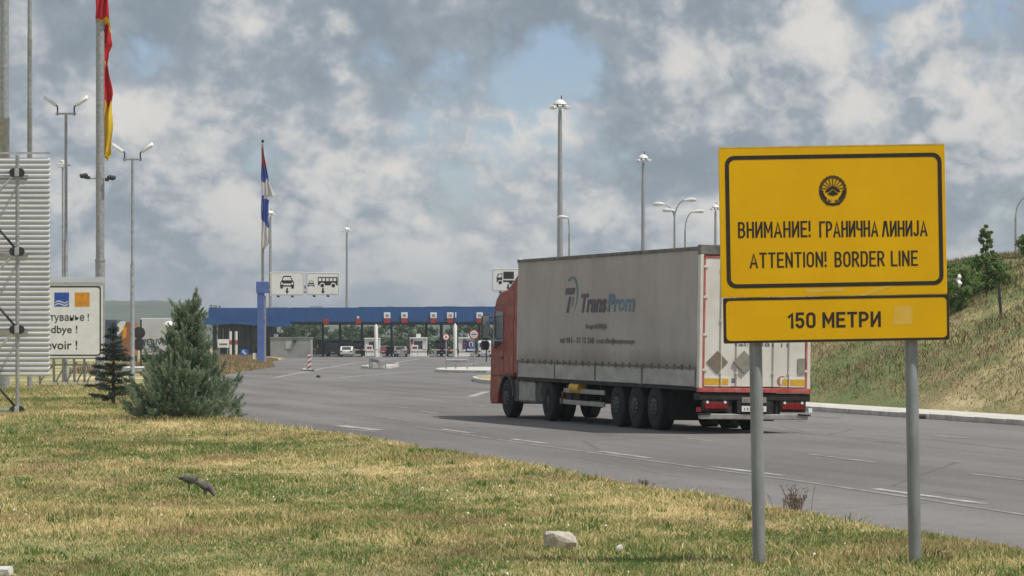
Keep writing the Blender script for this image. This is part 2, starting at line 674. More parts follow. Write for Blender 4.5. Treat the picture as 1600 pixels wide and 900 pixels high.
FQ = np.stack([I[:-1, :-1], I[:-1, 1:], I[1:, 1:], I[1:, :-1]], -1).reshape(-1, 4)
struct(raw_mesh('ground', np.stack([X, Y, Z], -1).reshape(-1, 3), FQ, M['ground'], smooth=True))

# asphalt
rows = np.concatenate([np.arange(-40, 130, 2.0), np.arange(130, 641, 10.0)])
V, FC = [], []
for i, y in enumerate(rows):
    a, b = float(xl(y)), float(xr(y))
    jag = .05 * math.sin(y * 2.1) + .06 * math.sin(y * .83 + 1) + .04 * math.sin(y * 5.3)
    for k in range(9):
        t = k / 8
        V.append((a + (b - a) * t + (jag - .05 if k == 0 else 0), y, ROAD_Z))
    if i:
        o = (i - 1) * 9
        FC += [(o + k, o + k + 1, o + 10 + k, o + 9 + k) for k in range(8)]
road = struct(raw_mesh('asphalt_road', np.array(V), np.array(FC), M['asphalt']))


def marking(px0, py0, px1, py1, w=.13, m='paint', name='lane_marking'):
    """a painted dash between two points of the road"""
    a, b = ground_pt(px0, py0, ROAD_Z), ground_pt(px1, py1, ROAD_Z)
    t = (b - a).normalized()
    n = Vector((-t.y, t.x, 0)) * w / 2
    z = Vector((0, 0, .005))
    mb = MB()
    L = (b - a).length
    k = max(1, int(L / 1.5))
    for i in range(k):
        p, q = a.lerp(b, i / k), a.lerp(b, (i + 1) / k)
        mb.add([p - n + z, q - n + z, q + n + z, p + n + z], [(0, 1, 2, 3)])
    o = mb.build(name, M[m], road)
    return o


for s_ in ((935, 705, 1015, 716), (1115, 729.5, 1225, 743.5), (1368, 764, 1540, 787.5), (690, 670.5, 737, 677), (800, 686, 852, 693)):
    marking(*s_, w=.15)
for s_ in ((650, 667, 800, 690), (800, 690, 1000, 718), (1000, 718, 1250, 752), (1250, 752, 1440, 780), (1440, 780, 1700, 820)):
    marking(*s_, w=.11, m='paint_faint', name='edge_line')
for s_ in ((1265, 710, 1366, 722.5), (1515, 740.5, 1640, 755), (1060, 683, 1120, 691), (870, 655.5, 915, 661)):
    marking(*s_, w=.13, m='paint_faint')
for s_ in ((1455, 680.5, 1515, 684.5), (1620, 692, 1680, 697)):
    marking(*s_, w=.16)
for s_ in ((655, 642, 686, 646), (608, 634, 640, 638), (590, 651, 640, 658), (700, 625, 740, 629), (730, 632, 760, 635)):
    marking(*s_, w=.14, m='paint_faint')
marking(530, 665, 594, 672.5, w=.34)
marking(545, 671, 590, 675, w=.2, m='paint_faint')
for s_ in ((497, 577, 555, 567), (555, 567, 620, 560), (608, 576, 622, 566), (622, 566, 655, 561), (430, 590, 500, 577), (735, 620, 760, 612), (725, 571, 745, 567), (530, 590, 640, 581)):
    marking(*s_, w=.3, m='paint')

# pavement with kerbstones along the far edge
rows = np.concatenate([np.arange(20, 124, 1.0)])
V, FC = [], []
for i, y in enumerate(rows):
    b = float(xr(y))
    for k, (e, z) in enumerate(((.16, -.01), (.9, .0), (PAVE + .1, .015), (PAVE + .1, -.2))):
        V.append((b + e / .974, y, z))
    if i:
        o = (i - 1) * 4
        FC += [(o + k, o + k + 1, o + 5 + k, o + 4 + k) for k in range(3)]
pave = struct(raw_mesh('pavement', np.array(V), np.array(FC), M['concrete']))
kb = MB().bx(0, .15, -.485, .485, -.16, .012)
k0 = None
for y in np.arange(30, 116, 1.0):
    x = float(xr(y))
    dx = float(xr(y + .5) - xr(y - .5))
    if k0 is None:
        k0 = kb.build('kerbstone', M['concrete'], pave, bevel=.015)
        o = k0
    else:
        o = twin(k0)
    o.location = (x + random.uniform(-.008, .008), y, random.uniform(-.008, .006))
    o.rotation_euler = (0, 0, -math.atan(dx))
    o.scale = (1, math.hypot(1, dx), 1)

# traffic islands before the booths
def island(name, pts, top, mat_top, kerb=.18, fill=None):
    """kerbed island; pts is its outline on the ground"""
    n = len(pts)
    cx = sum(p[0] for p in pts) / n
    cy = sum(p[1] for p in pts) / n
    inn = []
    for x, y in pts:
        v = Vector((cx - x, cy - y))
        v = v.normalized() * kerb
        inn.append((x + v.x, y + v.y))
    a = MB().ring(pts, inn, lambda u, v, w: (u, v, w), ROAD_Z - .01, top)
    o = a.build(name, M['concrete'])
    struct(o)
    b = MB().prism(inn, lambda u, v, w: (u, v, w), ROAD_Z - .01, top - .02)
    b.build('infill', mat_top, o)
    return o


def outline(cx, cy, rx, ry, n=22, rot=0.0, p=2.6):
    r_ = []
    for k in range(n):
        t = 2 * math.pi * k / n
        u = math.copysign(abs(math.cos(t)) ** (2 / p), math.cos(t)) * rx
        v = math.copysign(abs(math.sin(t)) ** (2 / p), math.sin(t)) * ry
        r_.append((cx + u * math.cos(rot) - v * math.sin(rot), cy + u * math.sin(rot) + v * math.cos(rot)))
    return r_


g_isl = island('grass_island', outline(3.3, 150, 5.2, 17, rot=.05), .06, M['ground'])
c_isl = island('concrete_island', outline(-.6, 206, 4.6, 15, rot=.0), .05, M['concrete'])
c_isl2 = island('concrete_island', outline(-10.3, 236, 1.2, 11, rot=-.02), .05, M['concrete'])

# ------------------------------------------------------------------ grass
def blades(name, x, y, h, wd, m, lean=.35, two=True, rnd=None):
    n = len(x)
    z = zg(x, y) - .008
    az = rng.uniform(0, 2 * np.pi, n)
    la = rng.uniform(0, 2 * np.pi, n)
    ln = np.abs(rng.normal(0, lean, n)) * h
    P = np.stack([x, y, z], -1)
    s = np.stack([np.cos(az), np.sin(az), np.zeros(n)], -1) * (wd / 2)[:, None]
    L = np.stack([np.cos(la) * ln, np.sin(la) * ln, np.zeros(n)], -1)
    up = np.zeros((n, 3))
    up[:, 2] = h
    rnd = rng.random(n) if rnd is None else rnd
    if two:
        mid = P + up * .6 + L * .38
        V = np.stack([P - s, P + s, mid + s * .7, mid - s * .7, P + up * .95 + L], 1)
        b = np.arange(n)[:, None] * 5
        T = np.concatenate([b + np.array([0, 1, 2]), b + np.array([0, 2, 3]), b + np.array([3, 2, 4])], 0)
        A = np.repeat(rnd, 5)
    else:
        V = np.stack([P - s, P + s, P + up + L], 1)
        T = np.arange(n)[:, None] * 3 + np.array([0, 1, 2])
        A = np.repeat(rnd, 3)
    return struct(raw_mesh(name, V.reshape(-1, 3), T, m, attrs={'rnd': A}), 'stuff')


def clumpy(x, y, s, seed):
    return np.clip(.5 + .5 * wob(x, y, s, seed) + .25 * wob(x, y, s * .37, seed + 5), 0, 1.4)


def verge(n, y0, y1, pw, hmin, hmax, w0, name, two):
    t = rng.random(n)
    y = (y0 ** pw + t * (y1 ** pw - y0 ** pw)) ** (1 / pw)
    half = .2 * y + 1.6
    x = rng.uniform(-half, np.minimum(half, xl(y) + .12))
    # ragged tongues over the asphalt edge
    k = rng.random(n) < np.clip((xl(y) - x + .05 + .12 * wob(x, y, .7, 6)) / .25, 0, 1)
    x, y = x[k], y[k]
    h = hmin + (hmax - hmin) * rng.random(len(x)) ** 2 * (.35 + clumpy(x, y, .9, 1)) + .03 * clumpy(x, y, .33, 9)
    edge = np.exp(-np.maximum(xl(y) - x, 0) / .5)
    h = h * (1 + .8 * edge)
    gone = (wob(x, y, .9, 21) + .6 * wob(x, y, .35, 22)) > 1.0
    x, y, h = x[~gone], y[~gone], h[~gone]
    flat = np.clip(wob(x, y, 1.6, 12) * .8 + .3, 0, 1)
    h = h * (1 - .45 * flat)
    return blades(name, x, y, h, w0 * (.6 + .8 * rng.random(len(x))) * (y / y0) ** .8, M['grass'], .95, two)


verge(270000, 18.5, 36, .4, .012, .075, .0078, 'grass', True)
verge(150000, 36, 62, .5, .014, .085, .0135, 'grass', True)
verge(80000, 62, 130, .5, .04, .15, .022, 'grass', False)
# scattered taller stalks
n = 1600
y = rng.uniform(19, 70, n)
x = rng.uniform(-.2 * y, np.minimum(.2 * y, xl(y)))
blades('grass', x, y, rng.uniform(.10, .24, n), np.full(n, .008), M['grass'], .4, True, rng.uniform(.3, 1.3, n))

# grit washed along the asphalt edge
M['grit'] = mat('edge grit', (.24, .21, .17), (.14, .12, .10), .9, 0, 3, kind='World')
n = 2600
y = 22 + 45 * rng.random(n) ** 1.4
x = xl(y) + np.abs(rng.normal(0, .28, n)) - .05
sz_ = rng.uniform(.004, .012, n) * (1 + y / 60)
P = np.stack([x, y, np.full(n, ROAD_Z)], -1)
T4 = np.array([[1, 0, 0], [-.5, .87, 0], [-.5, -.87, 0], [.1, 0, .9]])
V = (P[:, None, :] + T4[None] * sz_[:, None, None] * rng.uniform(.6, 1.4, (n, 4, 1))).reshape(-1, 3)
b4 = np.arange(n)[:, None] * 4
struct(raw_mesh('edge_gravel', V, np.concatenate([b4 + np.array(q) for q in ([0, 1, 3], [1, 2, 3], [2, 0, 3])]), M['grit']), 'stuff')
# weedy tufts of darker, broader leaves
n = 420
ty_ = 19 + 48 * rng.random(n) ** 1.5
tx_ = rng.uniform(-.19 * ty_ - 1, np.minimum(.19 * ty_ + 1, xl(ty_) - .15))
per = 26
x = np.repeat(tx_, per) + rng.normal(0, .055, n * per) * np.repeat(rng.uniform(.5, 1.8, n), per)
y = np.repeat(ty_, per) + rng.normal(0, .055, n * per)
k = x < xl(y) - .03
x, y = x[k], y[k]
hh = np.repeat(rng.uniform(.05, .15, n), per)[k] * rng.uniform(.4, 1, len(x))
tone = np.repeat(rng.choice([-.55, -.35, -.2, .9], n, p=[.35, .3, .2, .15]), per)[k] + rng.normal(0, .1, len(x))
blades('weed_tufts', x, y, hh, rng.uniform(.009, .018, len(x)), M['grass'], .8, True, tone)
# small white flowers
n = 90
y = 19.5 + 45 * rng.random(n) ** 1.3
x = rng.uniform(-.18 * y, np.minimum(.18 * y, xl(y) - .2))
fm = MB()
for a, b in zip(x, y):
    z0_ = float(zg(a, b)) + random.uniform(.03, .075)
    r_ = random.uniform(.006, .012)
    fm.add([(a + r_ * math.cos(t), b + r_ * math.sin(t) * .7, z0_ + r_ * .8 * math.sin(t)) for t in np.linspace(0, 2 * math.pi, 6)[:-1]] + [(a, b, z0_ + .004)], [(q, (q + 1) % 5, 5) for q in range(5)])
struct(fm.build('white_flowers', M['lamp_white']), 'stuff')
# cut straw lying about
n = 60000
y = 18.5 + 50 * rng.random(n) ** 1.6
x = rng.uniform(-.2 * y - 1, np.minimum(.2 * y + 1, xl(y) - .1))
k = rng.random(n) < np.clip(.25 + wob(x, y, 1.6, 12) + .5 * wob(x, y, .6, 3), .06, 1)
x, y = x[k], y[k]
blades('cut_straw', x, y, rng.uniform(.02, .05, len(x)), rng.uniform(.006, .013, len(x)) * (y / 25) ** .7, M['grass'], 2.6, True, rng.uniform(.9, 1.9, len(x)))

# long dry grass on the bank
n = 190000
y = rng.uniform(44, 150, n)
e = PAVE + .1 + 15 * rng.random(n) ** 1.0
x = xr(y) + e / .974
k = (x < .21 * y + 3) & (y < 150)
x, y, e = x[k], y[k], e[k]
h = (.06 + .22 * rng.random(len(x)) ** 2 * clumpy(x, y, 1.3, 2) * 1.6) * np.clip((e - PAVE) / 1.2, .3, 1)
blades('bank_grass', x, y, h, rng.uniform(.012, .03, len(x)), M['bank_grass'], 1.0, True)
# weeds on the islands and the verge before the canopy
def weeds(cx, cy, rx, ry, n, hmax, z0=None):
    t = rng.uniform(0, 2 * np.pi, n)
    r_ = np.sqrt(rng.random(n))
    x, y = cx + rx * r_ * np.cos(t), cy + ry * r_ * np.sin(t)
    return x, y, rng.uniform(.12, hmax, n)


n = 26000
y = rng.uniform(175, 330, n)
x = xl(y) - 9 * rng.random(n) ** 1.6
blades('dry_weeds', x, y, rng.uniform(.15, .75, n) * np.clip((xl(y) - x) / 2.5, .25, 1), np.full(n, .09), M['bank_grass'], .5, False)
# ------------------------------------------------------------------ lettering
def lettering(name, body, m, parent, fn, box, shear=0.0, bold=0.0, thick=.0015, split=None):
    """flat lettering fitted into box = (u0, u1, v0, v1) of the surface; fn(u, v, w) -> local point"""
    cu = bpy.data.curves.new('txt', 'FONT')
    cu.body = body
    cu.size = 1.0
    cu.shear = shear
    cu.offset = bold
    cu.resolution_u = 3
    o = bpy.data.objects.new('txt', cu)
    col.objects.link(o)
    bpy.context.view_layer.update()
    me = o.to_mesh()
    vv = np.array([v.co[:2] for v in me.vertices])
    fs = [tuple(p.vertices) for p in me.polygons]
    o.to_mesh_clear()
    bpy.data.objects.remove(o)
    bpy.data.curves.remove(cu)
    lo, hi = vv.min(0), vv.max(0)
    u0, u1, v0, v1 = box
    uv = (vv - lo) / (hi - lo)
    mb = MB()
    mb.v = [tuple(fn(u0 + (u1 - u0) * a, v0 + (v1 - v0) * b, thick)) for a, b in uv]
    mb.f = fs
    me2 = bpy.data.meshes.new(name)
    me2.from_pydata(mb.v, [], mb.f)
    me2.materials.append(m)
    ob = bpy.data.objects.new(name, me2)
    col.objects.link(ob)
    ob.parent = parent
    return ob


def rrect(x0, x1, z0, z1, r, n=5):
    p = []
    for cx, cz, a in ((x1 - r, z1 - r, 0), (x0 + r, z1 - r, 90), (x0 + r, z0 + r, 180), (x1 - r, z0 + r, 270)):
        for k in range(n + 1):
            t = R(a + 90 * k / n)
            p.append((cx + r * math.cos(t), cz + r * math.sin(t)))
    return p


# ------------------------------------------------------------------ the yellow border sign
SD = 24.8
PM = F / SD                                        # pixels per metre at the sign


def sx(px, py):
    """picture position -> sign coordinates, undoing the sign's slight lean"""
    t = R(1.0)
    dx, dz = (px - 1307) / PM, (HZ - py) / PM
    return dx * math.cos(t) + dz * math.sin(t), dz * math.cos(t) - dx * math.sin(t) + EYE


base = Vector(((1311 - 800) * SD / F, SD, 0))
sign = empty('border_sign', base, 'large yellow border line warning sign on two grey posts in the grass', 'road sign', rot=(0, R(-1.0), R(0.8)))
FN = lambda u, v, w: (u, -.012 - w, v)
M['sign_back'] = M['galv']
for px, dz in ((1183.5, .06), (1428, .05)):
    x = (px - 1307) / PM + .002
    m_ = MB()
    m_.lathe([(.0535, -.35), (.0535, 3.36), (.045, 3.375), (0, 3.38)], 20, Matrix.Translation((x, .085, 0)))
    m_.build('post', M['post'], sign, smooth=True)
PX0, PX1 = -.933, .933
ZT, ZS, ZB = 3.443, 2.214, 1.835
up_ = MB().prism(rrect(PX0 - .002, PX1 - .002, ZS, ZT, .012, 2), lambda u, v, w: (u, w, v), -.012, .018)
up_.build('upper_panel', M['yellow'], sign, bevel=.003)
lo_ = MB().prism(rrect(PX0 + .012, PX1 + .012, ZB, ZS - .003, .012, 2), lambda u, v, w: (u, w, v), -.012, .018)
lo_.build('lower_panel', M['yellow'], sign, bevel=.003)
MB().bx(PX0, PX1 - .004, -.013, .02, ZT + .0005, ZT + .012).build('lit_edge_strip', M['lit_edge'], sign)  # added bright line, painted as the sunlit top of the panel
e = .052
MB().ring(rrect(PX0 + .047, PX1 - .03, ZS + .075, ZT - .062, .075), rrect(PX0 + .047 + .034, PX1 - .03 - .034, ZS + .075 + .034, ZT - .062 - .034, .05), FN, 0, .0015).build('black_border', M['black'], sign)
MB().ring(rrect(PX0 + .013, PX1 + .011, ZB + .001, ZS - .004, .012), rrect(PX0 + .036, PX1 - .008, ZB + .022, ZS - .026, .035), FN, 0, .0015).build('black_border', M['black'], sign)


def arc(cx, cy, rx, ry, a0, a1, n=7):
    return [(cx + rx * math.cos(R(a0 + (a1 - a0) * k / n)), cy + ry * math.sin(R(a0 + (a1 - a0) * k / n))) for k in range(n + 1)]


def bowl(w, y0, y1, x0=0.0):
    r_ = (y1 - y0) / 2
    q = min(r_, w * .55)
    return [(x0, y1), (w - q, y1)] + arc(w - q, y0 + r_, q, r_, 90, -90)[1:-1] + [(w - q, y0), (x0, y0)]


def oval(w):
    q = w / 2
    return arc(q, 1 - q, q, q, 180, 0) + arc(q, q, q, q, 0, -180) + [(0, 1 - q)]


# stroke glyphs: width, polylines of the stroke centre lines in a cell one unit high
GL = {
    'A': (.58, [[(0, 0), (.29, 1), (.58, 0)], [(.10, .27), (.48, .27)]]),
    'B': (.50, [[(0, 0), (0, 1)], bowl(.46, .53, 1), bowl(.50, 0, .53)]),
    'Г': (.42, [[(0, 0), (0, 1), (.42, 1)]]),
    'D': (.50, [[(0, 0), (0, 1)], [(0, 1), (.24, 1)] + arc(.24, .74, .26, .26, 90, 0)[1:] + arc(.24, .26, .26, .26, 0, -90) + [(0, 0)]]),
    'E': (.44, [[(.44, 1), (0, 1), (0, 0), (.44, 0)], [(0, .52), (.38, .52)]]),
    'H': (.50, [[(0, 0), (0, 1)], [(.5, 0), (.5, 1)], [(0, .52), (.5, .52)]]),
    'И': (.50, [[(0, 1), (0, 0)], [(.5, 1), (.5, 0)], [(.02, .04), (.48, .96)]]),
    'N': (.50, [[(0, 0), (0, 1)], [(.5, 0), (.5, 1)], [(.02, .96), (.48, .04)]]),
    'M': (.62, [[(0, 0), (0, 1)], [(.62, 0), (.62, 1)], [(.02, .97), (.31, .32), (.60, .97)]]),
    'P': (.48, [[(0, 0), (0, 1)], bowl(.48, .45, 1)]),
    'R': (.50, [[(0, 0), (0, 1)], bowl(.48, .48, 1), [(.24, .48), (.50, 0)]]),
    'Ч': (.48, [[(0, 1), (0, .62)] + arc(.16, .62, .16, .16, 180, 270)[1:] + [(.48, .46)], [(.48, 0), (.48, 1)]]),
    'Л': (.52, [[(0, 0), (.20, 1), (.32, 1), (.52, 0)]]),
    'J': (.36, [[(.36, 1), (.36, .20)] + arc(.18, .20, .18, .20, 0, -165)[1:]]),
    'T': (.48, [[(0, 1), (.48, 1)], [(.24, 1), (.24, 0)]]),
    'I': (.0, [[(0, 0), (0, 1)]]),
    'L': (.40, [[(0, 1), (0, 0), (.40, 0)]]),
    'O': (.50, [oval(.50)]),
    '0': (.46, [oval(.46)]),
    '1': (.20, [[(0, .78), (.2, 1), (.2, 0)]]),
    '5': (.44, [[(.42, 1), (.05, 1), (.02, .54), (.24, .60)] + arc(.22, .31, .22, .31, 80, -150, 9)[1:]]),
    '!': (.0, [[(0, .40), (0, 1)], [(0, 0), (0, .05)]]),
}
GL.update({'В': GL['B'], 'Н': GL['H'], 'М': GL['M'], 'А': GL['A'], 'Е': GL['E'], 'Р': GL['P'], 'Ј': GL['J'], 'Т': GL['T']})


def stroke_word(body, x0, x1, z0, z1, sw, name='letter', gap=.30):
    """each letter a flat cut-out of even stroke width"""
    tot = sum(GL[c_][0] for c_ in body) + gap * (len(body) - 1)
    sxx = (x1 - x0 - sw) / tot
    szz = z1 - z0 - sw
    x = x0 + sw / 2
    for c_ in body:
        w_, lines = GL[c_]
        mb = MB()
        for li, ln in enumerate(lines):
            P = [Vector((x + p[0] * sxx, z0 + sw / 2 + p[1] * szz)) for p in ln]
            closed = (P[0] - P[-1]).length < 1e-5
            if closed:
                P = P[:-1]
            n_ = len(P)
            Ls, Rs = [], []
            for i in range(n_):
                if closed:
                    d0, d1 = (P[i] - P[i - 1]).normalized(), (P[(i + 1) % n_] - P[i]).normalized()
                else:
                    d0 = (P[i] - P[i - 1]).normalized() if i else (P[1] - P[0]).normalized()
                    d1 = (P[i + 1] - P[i]).normalized() if i < n_ - 1 else d0
                n0, n1 = Vector((-d0.y, d0.x)), Vector((-d1.y, d1.x))
                m_ = (n0 + n1)
                m_ = m_.normalized() if m_.length > 1e-4 else n0
                k_ = min(1 / max(m_.dot(n0), .3), 1.9) * sw / 2
                q = P[i].copy()
                if not closed and i in (0, n_ - 1):
                    q += (d0 if i else -d1) * sw / 2
                Ls.append(q + m_ * k_)
                Rs.append(q - m_ * k_)
            m2 = n_ if closed else n_ - 1
            w2 = .0012 + .0002 * li
            vv_ = [FN(q.x, min(max(q.y, z0 - .001), z1 + .001), w2) for q in Ls] + [FN(q.x, min(max(q.y, z0 - .001), z1 + .001), w2) for q in Rs]
            mb.add(vv_, [(i, (i + 1) % n_, n_ + (i + 1) % n_, n_ + i) for i in range(m2)])
        mb.build(name, M['black'], sign)
        x += (w_ + gap) * sxx


def row(body, x0, x1, yb, yt, sw=.0165):
    (a, b), (c_, d) = sx(x0, yb), sx(x1, yt)
    mid_b, mid_t = (b + sx(x1, yb)[1]) / 2, (d + sx(x0, yt)[1]) / 2
    stroke_word(body, a, c_, mid_b, mid_t, sw)


row('ВНИМАНИЕ!', 1155, 1268, 371.5, 346)
row('ГРАНИЧНА', 1282, 1374, 370.5, 345)
row('ЛИНИЈА', 1380, 1451, 369.5, 344.5)
row('ATTENTION!', 1173, 1293, 418.3, 394, .016)
row('BORDER', 1306, 1384, 416.8, 392.5, .016)
row('LINE', 1394, 1436, 415.8, 391.5, .016)
row('150', 1233, 1276, 513, 488, .0225)
row('МЕТРИ', 1287, 1378, 511.5, 487, .0225)
# emblem
ex, ez = sx(1303, 299)
em = MB()
S = .00525
fnE = lambda u, v, w: (ex + u * S, -.012 - w, ez + v * S)
emb = MB()
arc_o = [(22 * math.sin(R(a)), 1 + 24 * math.cos(R(a))) for a in range(-150, 151, 8)]
arc_i = [(17 * math.sin(R(a)), 2 + 18.0 * math.cos(R(a))) for a in range(-150, 151, 8)]
for i in range(len(arc_o) - 1):
    # ears of the wreath: overlapping grains with ragged outline
    bulge = 1.0 + (.012 if i % 2 else -.01)
    emb.add([fnE(*(x_ * bulge for x_ in arc_o[i]), .0016), fnE(*(x_ * bulge for x_ in arc_o[i + 1]), .0016), fnE(*arc_i[i + 1], .0016), fnE(*arc_i[i], .0016)], [(0, 1, 2, 3)])
emb.build('emblem_wreath', mat('brown black print', (.07, .04, .008), (.11, .065, .01), .5, 0, 60), sign)
emb = MB()
for a in range(-80, 81, 20):
    t, h = R(a), R(2.6)
    emb.add([fnE(7 * math.sin(t - h * 2.0), 2 + 7 * math.cos(t - h * 2.0), .0018), fnE(17.6 * math.sin(t - h), 2 + 17.6 * math.cos(t - h), .0018),
             fnE(17.6 * math.sin(t + h), 2 + 17.6 * math.cos(t + h), .0018), fnE(7 * math.sin(t + h * 2.0), 2 + 7 * math.cos(t + h * 2.0), .0018)], [(0, 1, 2, 3)])
emb.add([fnE(-13, -1, .002), fnE(-6, 6, .002), fnE(0, 9, .002), fnE(6, 6, .002), fnE(13, -1, .002), fnE(8, -2, .002), fnE(0, 3.6, .002), fnE(-8, -2, .002)], [(0, 1, 2, 7), (2, 3, 4, 5), (2, 5, 6), (2, 6, 7)])
emb.add([fnE(-9, -4.5, .002), fnE(0, 2.4, .002), fnE(9, -4.5, .002), fnE(0, -7.5, .002)], [(0, 1, 2, 3)])
for sgn in (-1, 1):
    for k in range(6):
        a = R(100 + 12 * k)
        cx, cy = sgn * 17.5 * math.sin(a), 3 + 19 * math.cos(a)
        q = [(cx + 3.2 * math.cos(b), cy + 2.3 * math.sin(b)) for b in (R(j * 60 + 20 * k) for j in range(6))]
        emb.add([fnE(u, v, .0022) for u, v in q], [tuple(range(6))])
emb.add([fnE(-14, -15, .002), fnE(-7, -17.5, .002), fnE(0, -18.3, .002), fnE(7, -17.5, .002), fnE(14, -15, .002), fnE(11, -21, .002), fnE(0, -23, .002), fnE(-11, -21, .002)], [(0, 1, 7), (1, 2, 6, 7), (2, 3, 5, 6), (3, 4, 5)])
emb.build('emblem', M['black'], sign)
emb = MB()
for k in range(5):
    emb.add([fnE(-10 + 4 * k, -14.5 + .4 * (k % 2), .0024), fnE(-7.5 + 4 * k, -14.5, .0024), fnE(-8.6 + 4 * k, -9, .0024)], [(0, 1, 2)])
emb.build('emblem_ribbon', M['yellow_old'], sign)


def patch(pts, m):
    q = [sx(*p) for p in pts]
    MB().add([FN(u, v, .0009) for u, v in q], [tuple(range(len(q)))]).build('faded_patch', m, sign)


patch([(1397, 508), (1427, 507), (1428, 477), (1399, 478)], M['yellow_old'])
patch([(1260, 458), (1320, 455), (1318, 449.5), (1262, 452)], M['yellow_old'])
patch([(1342, 461), (1352, 462), (1404, 445), (1398, 442)], M['yellow_old'])
for px in (1183.5, 1428):
    x = (px - 1307) / PM + .002
    for z in (2.02, 2.45, 3.2):
        MB().bx(x - .11, x + .11, .0185, .034, z - .02, z + .02).build('clamp', M['galv'], sign)
# ------------------------------------------------------------------ the articulated lorry
YAW = 16.5
TD = 63.9
tr_left = Vector(((1090 - 800) * TD / F, TD, ROAD_Z))
hx = Vector((math.cos(R(YAW)), math.sin(R(YAW)), 0))
truck = empty('articulated_truck', tr_left + hx * 1.275, 'red articulated lorry with dirty grey curtain trailer driving away on the road', 'truck', rot=(0, R(.9), R(YAW)))
tcurt = NT('dirty grey curtain')
co = tcurt.coords('Object')
vs1 = tcurt.noise(tcurt.mapping(co, sc=(1, .9, .3)), 1.0, 6, .62)
vs2 = tcurt.noise(tcurt.mapping(co, loc=(3, 1, 0), sc=(1, .35, .6)), 1.0, 5, .6)
sz = tcurt.n('ShaderNodeSeparateXYZ')
tcurt.link(co, sz.inputs[0])
splash = tcurt.ramp(tcurt.math('ADD', sz.outputs['Z'], tcurt.math('MULTIPLY', vs1, -.55)), 1.05, 1.55, .75, 0)
cc = tcurt.mix(tcurt.ramp(tcurt.math('ADD', tcurt.math('MULTIPLY', vs1, .6), tcurt.math('MULTIPLY', vs2, .5)), .42, .72), (.47, .43, .405), (.35, .31, .29))
cc = tcurt.mix(splash, cc, (.17, .145, .12))
topd = tcurt.ramp(tcurt.math('ADD', sz.outputs['Z'], tcurt.math('MULTIPLY', vs1, .3)), 3.95, 4.12, 0, .45)
cc = tcurt.mix(topd, cc, (.24, .235, .22))
tcurt.put(tcurt.p.inputs['Base Color'], cc)
tcurt.p.inputs['Roughness'].default_value = .6
tcurt.bump(tcurt.noise(tcurt.mapping(co, sc=(1, 3, .8)), 2.0, 4, .5), .35, .03)
M['curtain'] = tcurt.m
M['tarp_edge'] = mat('dirty tarp edge', (.20, .195, .17), (.10, .10, .085), .8, 0, 4, bump=.5, bscale=14)
M['board'] = mat('dusty side board', (.46, .46, .43), (.33, .315, .285), .6, 0, 2.2, (.35, .7), stretch=(1, .6, 2.2), detail=6)
M['rear_white'] = mat('dusty white door', (.76, .73, .665), (.58, .54, .46), .5, 0, 1.4, (.35, .75), detail=7)
M['cab_red'] = mat('red cab paint', (.30, .036, .016), (.22, .032, .018), .45, 0, 1.6, (.3, .75), detail=6, coat=.05, spec=.3)
M['cab_dark'] = mat('dark grey plastic', (.07, .072, .075), (.10, .095, .09), .7, 0, 6)
M['chassis'] = mat('oily chassis', (.016, .015, .014), (.032, .028, .025), .8, 0, 6)
M['alu'] = mat('dull aluminium', (.36, .355, .335), (.25, .24, .225), .5, .3, 4)
M['rim'] = mat('dusty rim', (.075, .072, .067), (.045, .043, .04), .75, .1, 8)
M['retro'] = mat('retroreflective yellow', (.70, .42, .03), (.60, .34, .03), .5, 0, 12)
M['fade_red'] = mat('faded red frame', (.40, .06, .05), (.50, .17, .13), .55, 0, 5)
M['teal'] = mat('teal print', (.12, .20, .26), (.17, .235, .27), .6, 0, 5)
M['ink'] = mat('faded navy print', (.075, .07, .11), (.13, .115, .14), .65, 0, 4)
M['ink_soft'] = mat('worn small print', (.13, .11, .13), (.22, .195, .19), .7, 0, 9)
M['placard_brown'] = mat('brown placard', (.22, .175, .125), (.18, .15, .115), .6, 0, 5)
M['placard_grey'] = mat('grey placard', (.30, .28, .23), None, .6, 0, 5)
PIT = .0052                        # the trailer rides a touch nose-high


def tz(y, z):
    return z + PIT * y


def body(mb):
    mb.v = [(x, y, tz(y, z)) for x, y, z in mb.v]
    return mb


def tp(name, mb, m, parent=None, **kw):
    return body(mb).build(name, M[m], parent or truck, **kw)


L, W = 13.6, 1.275
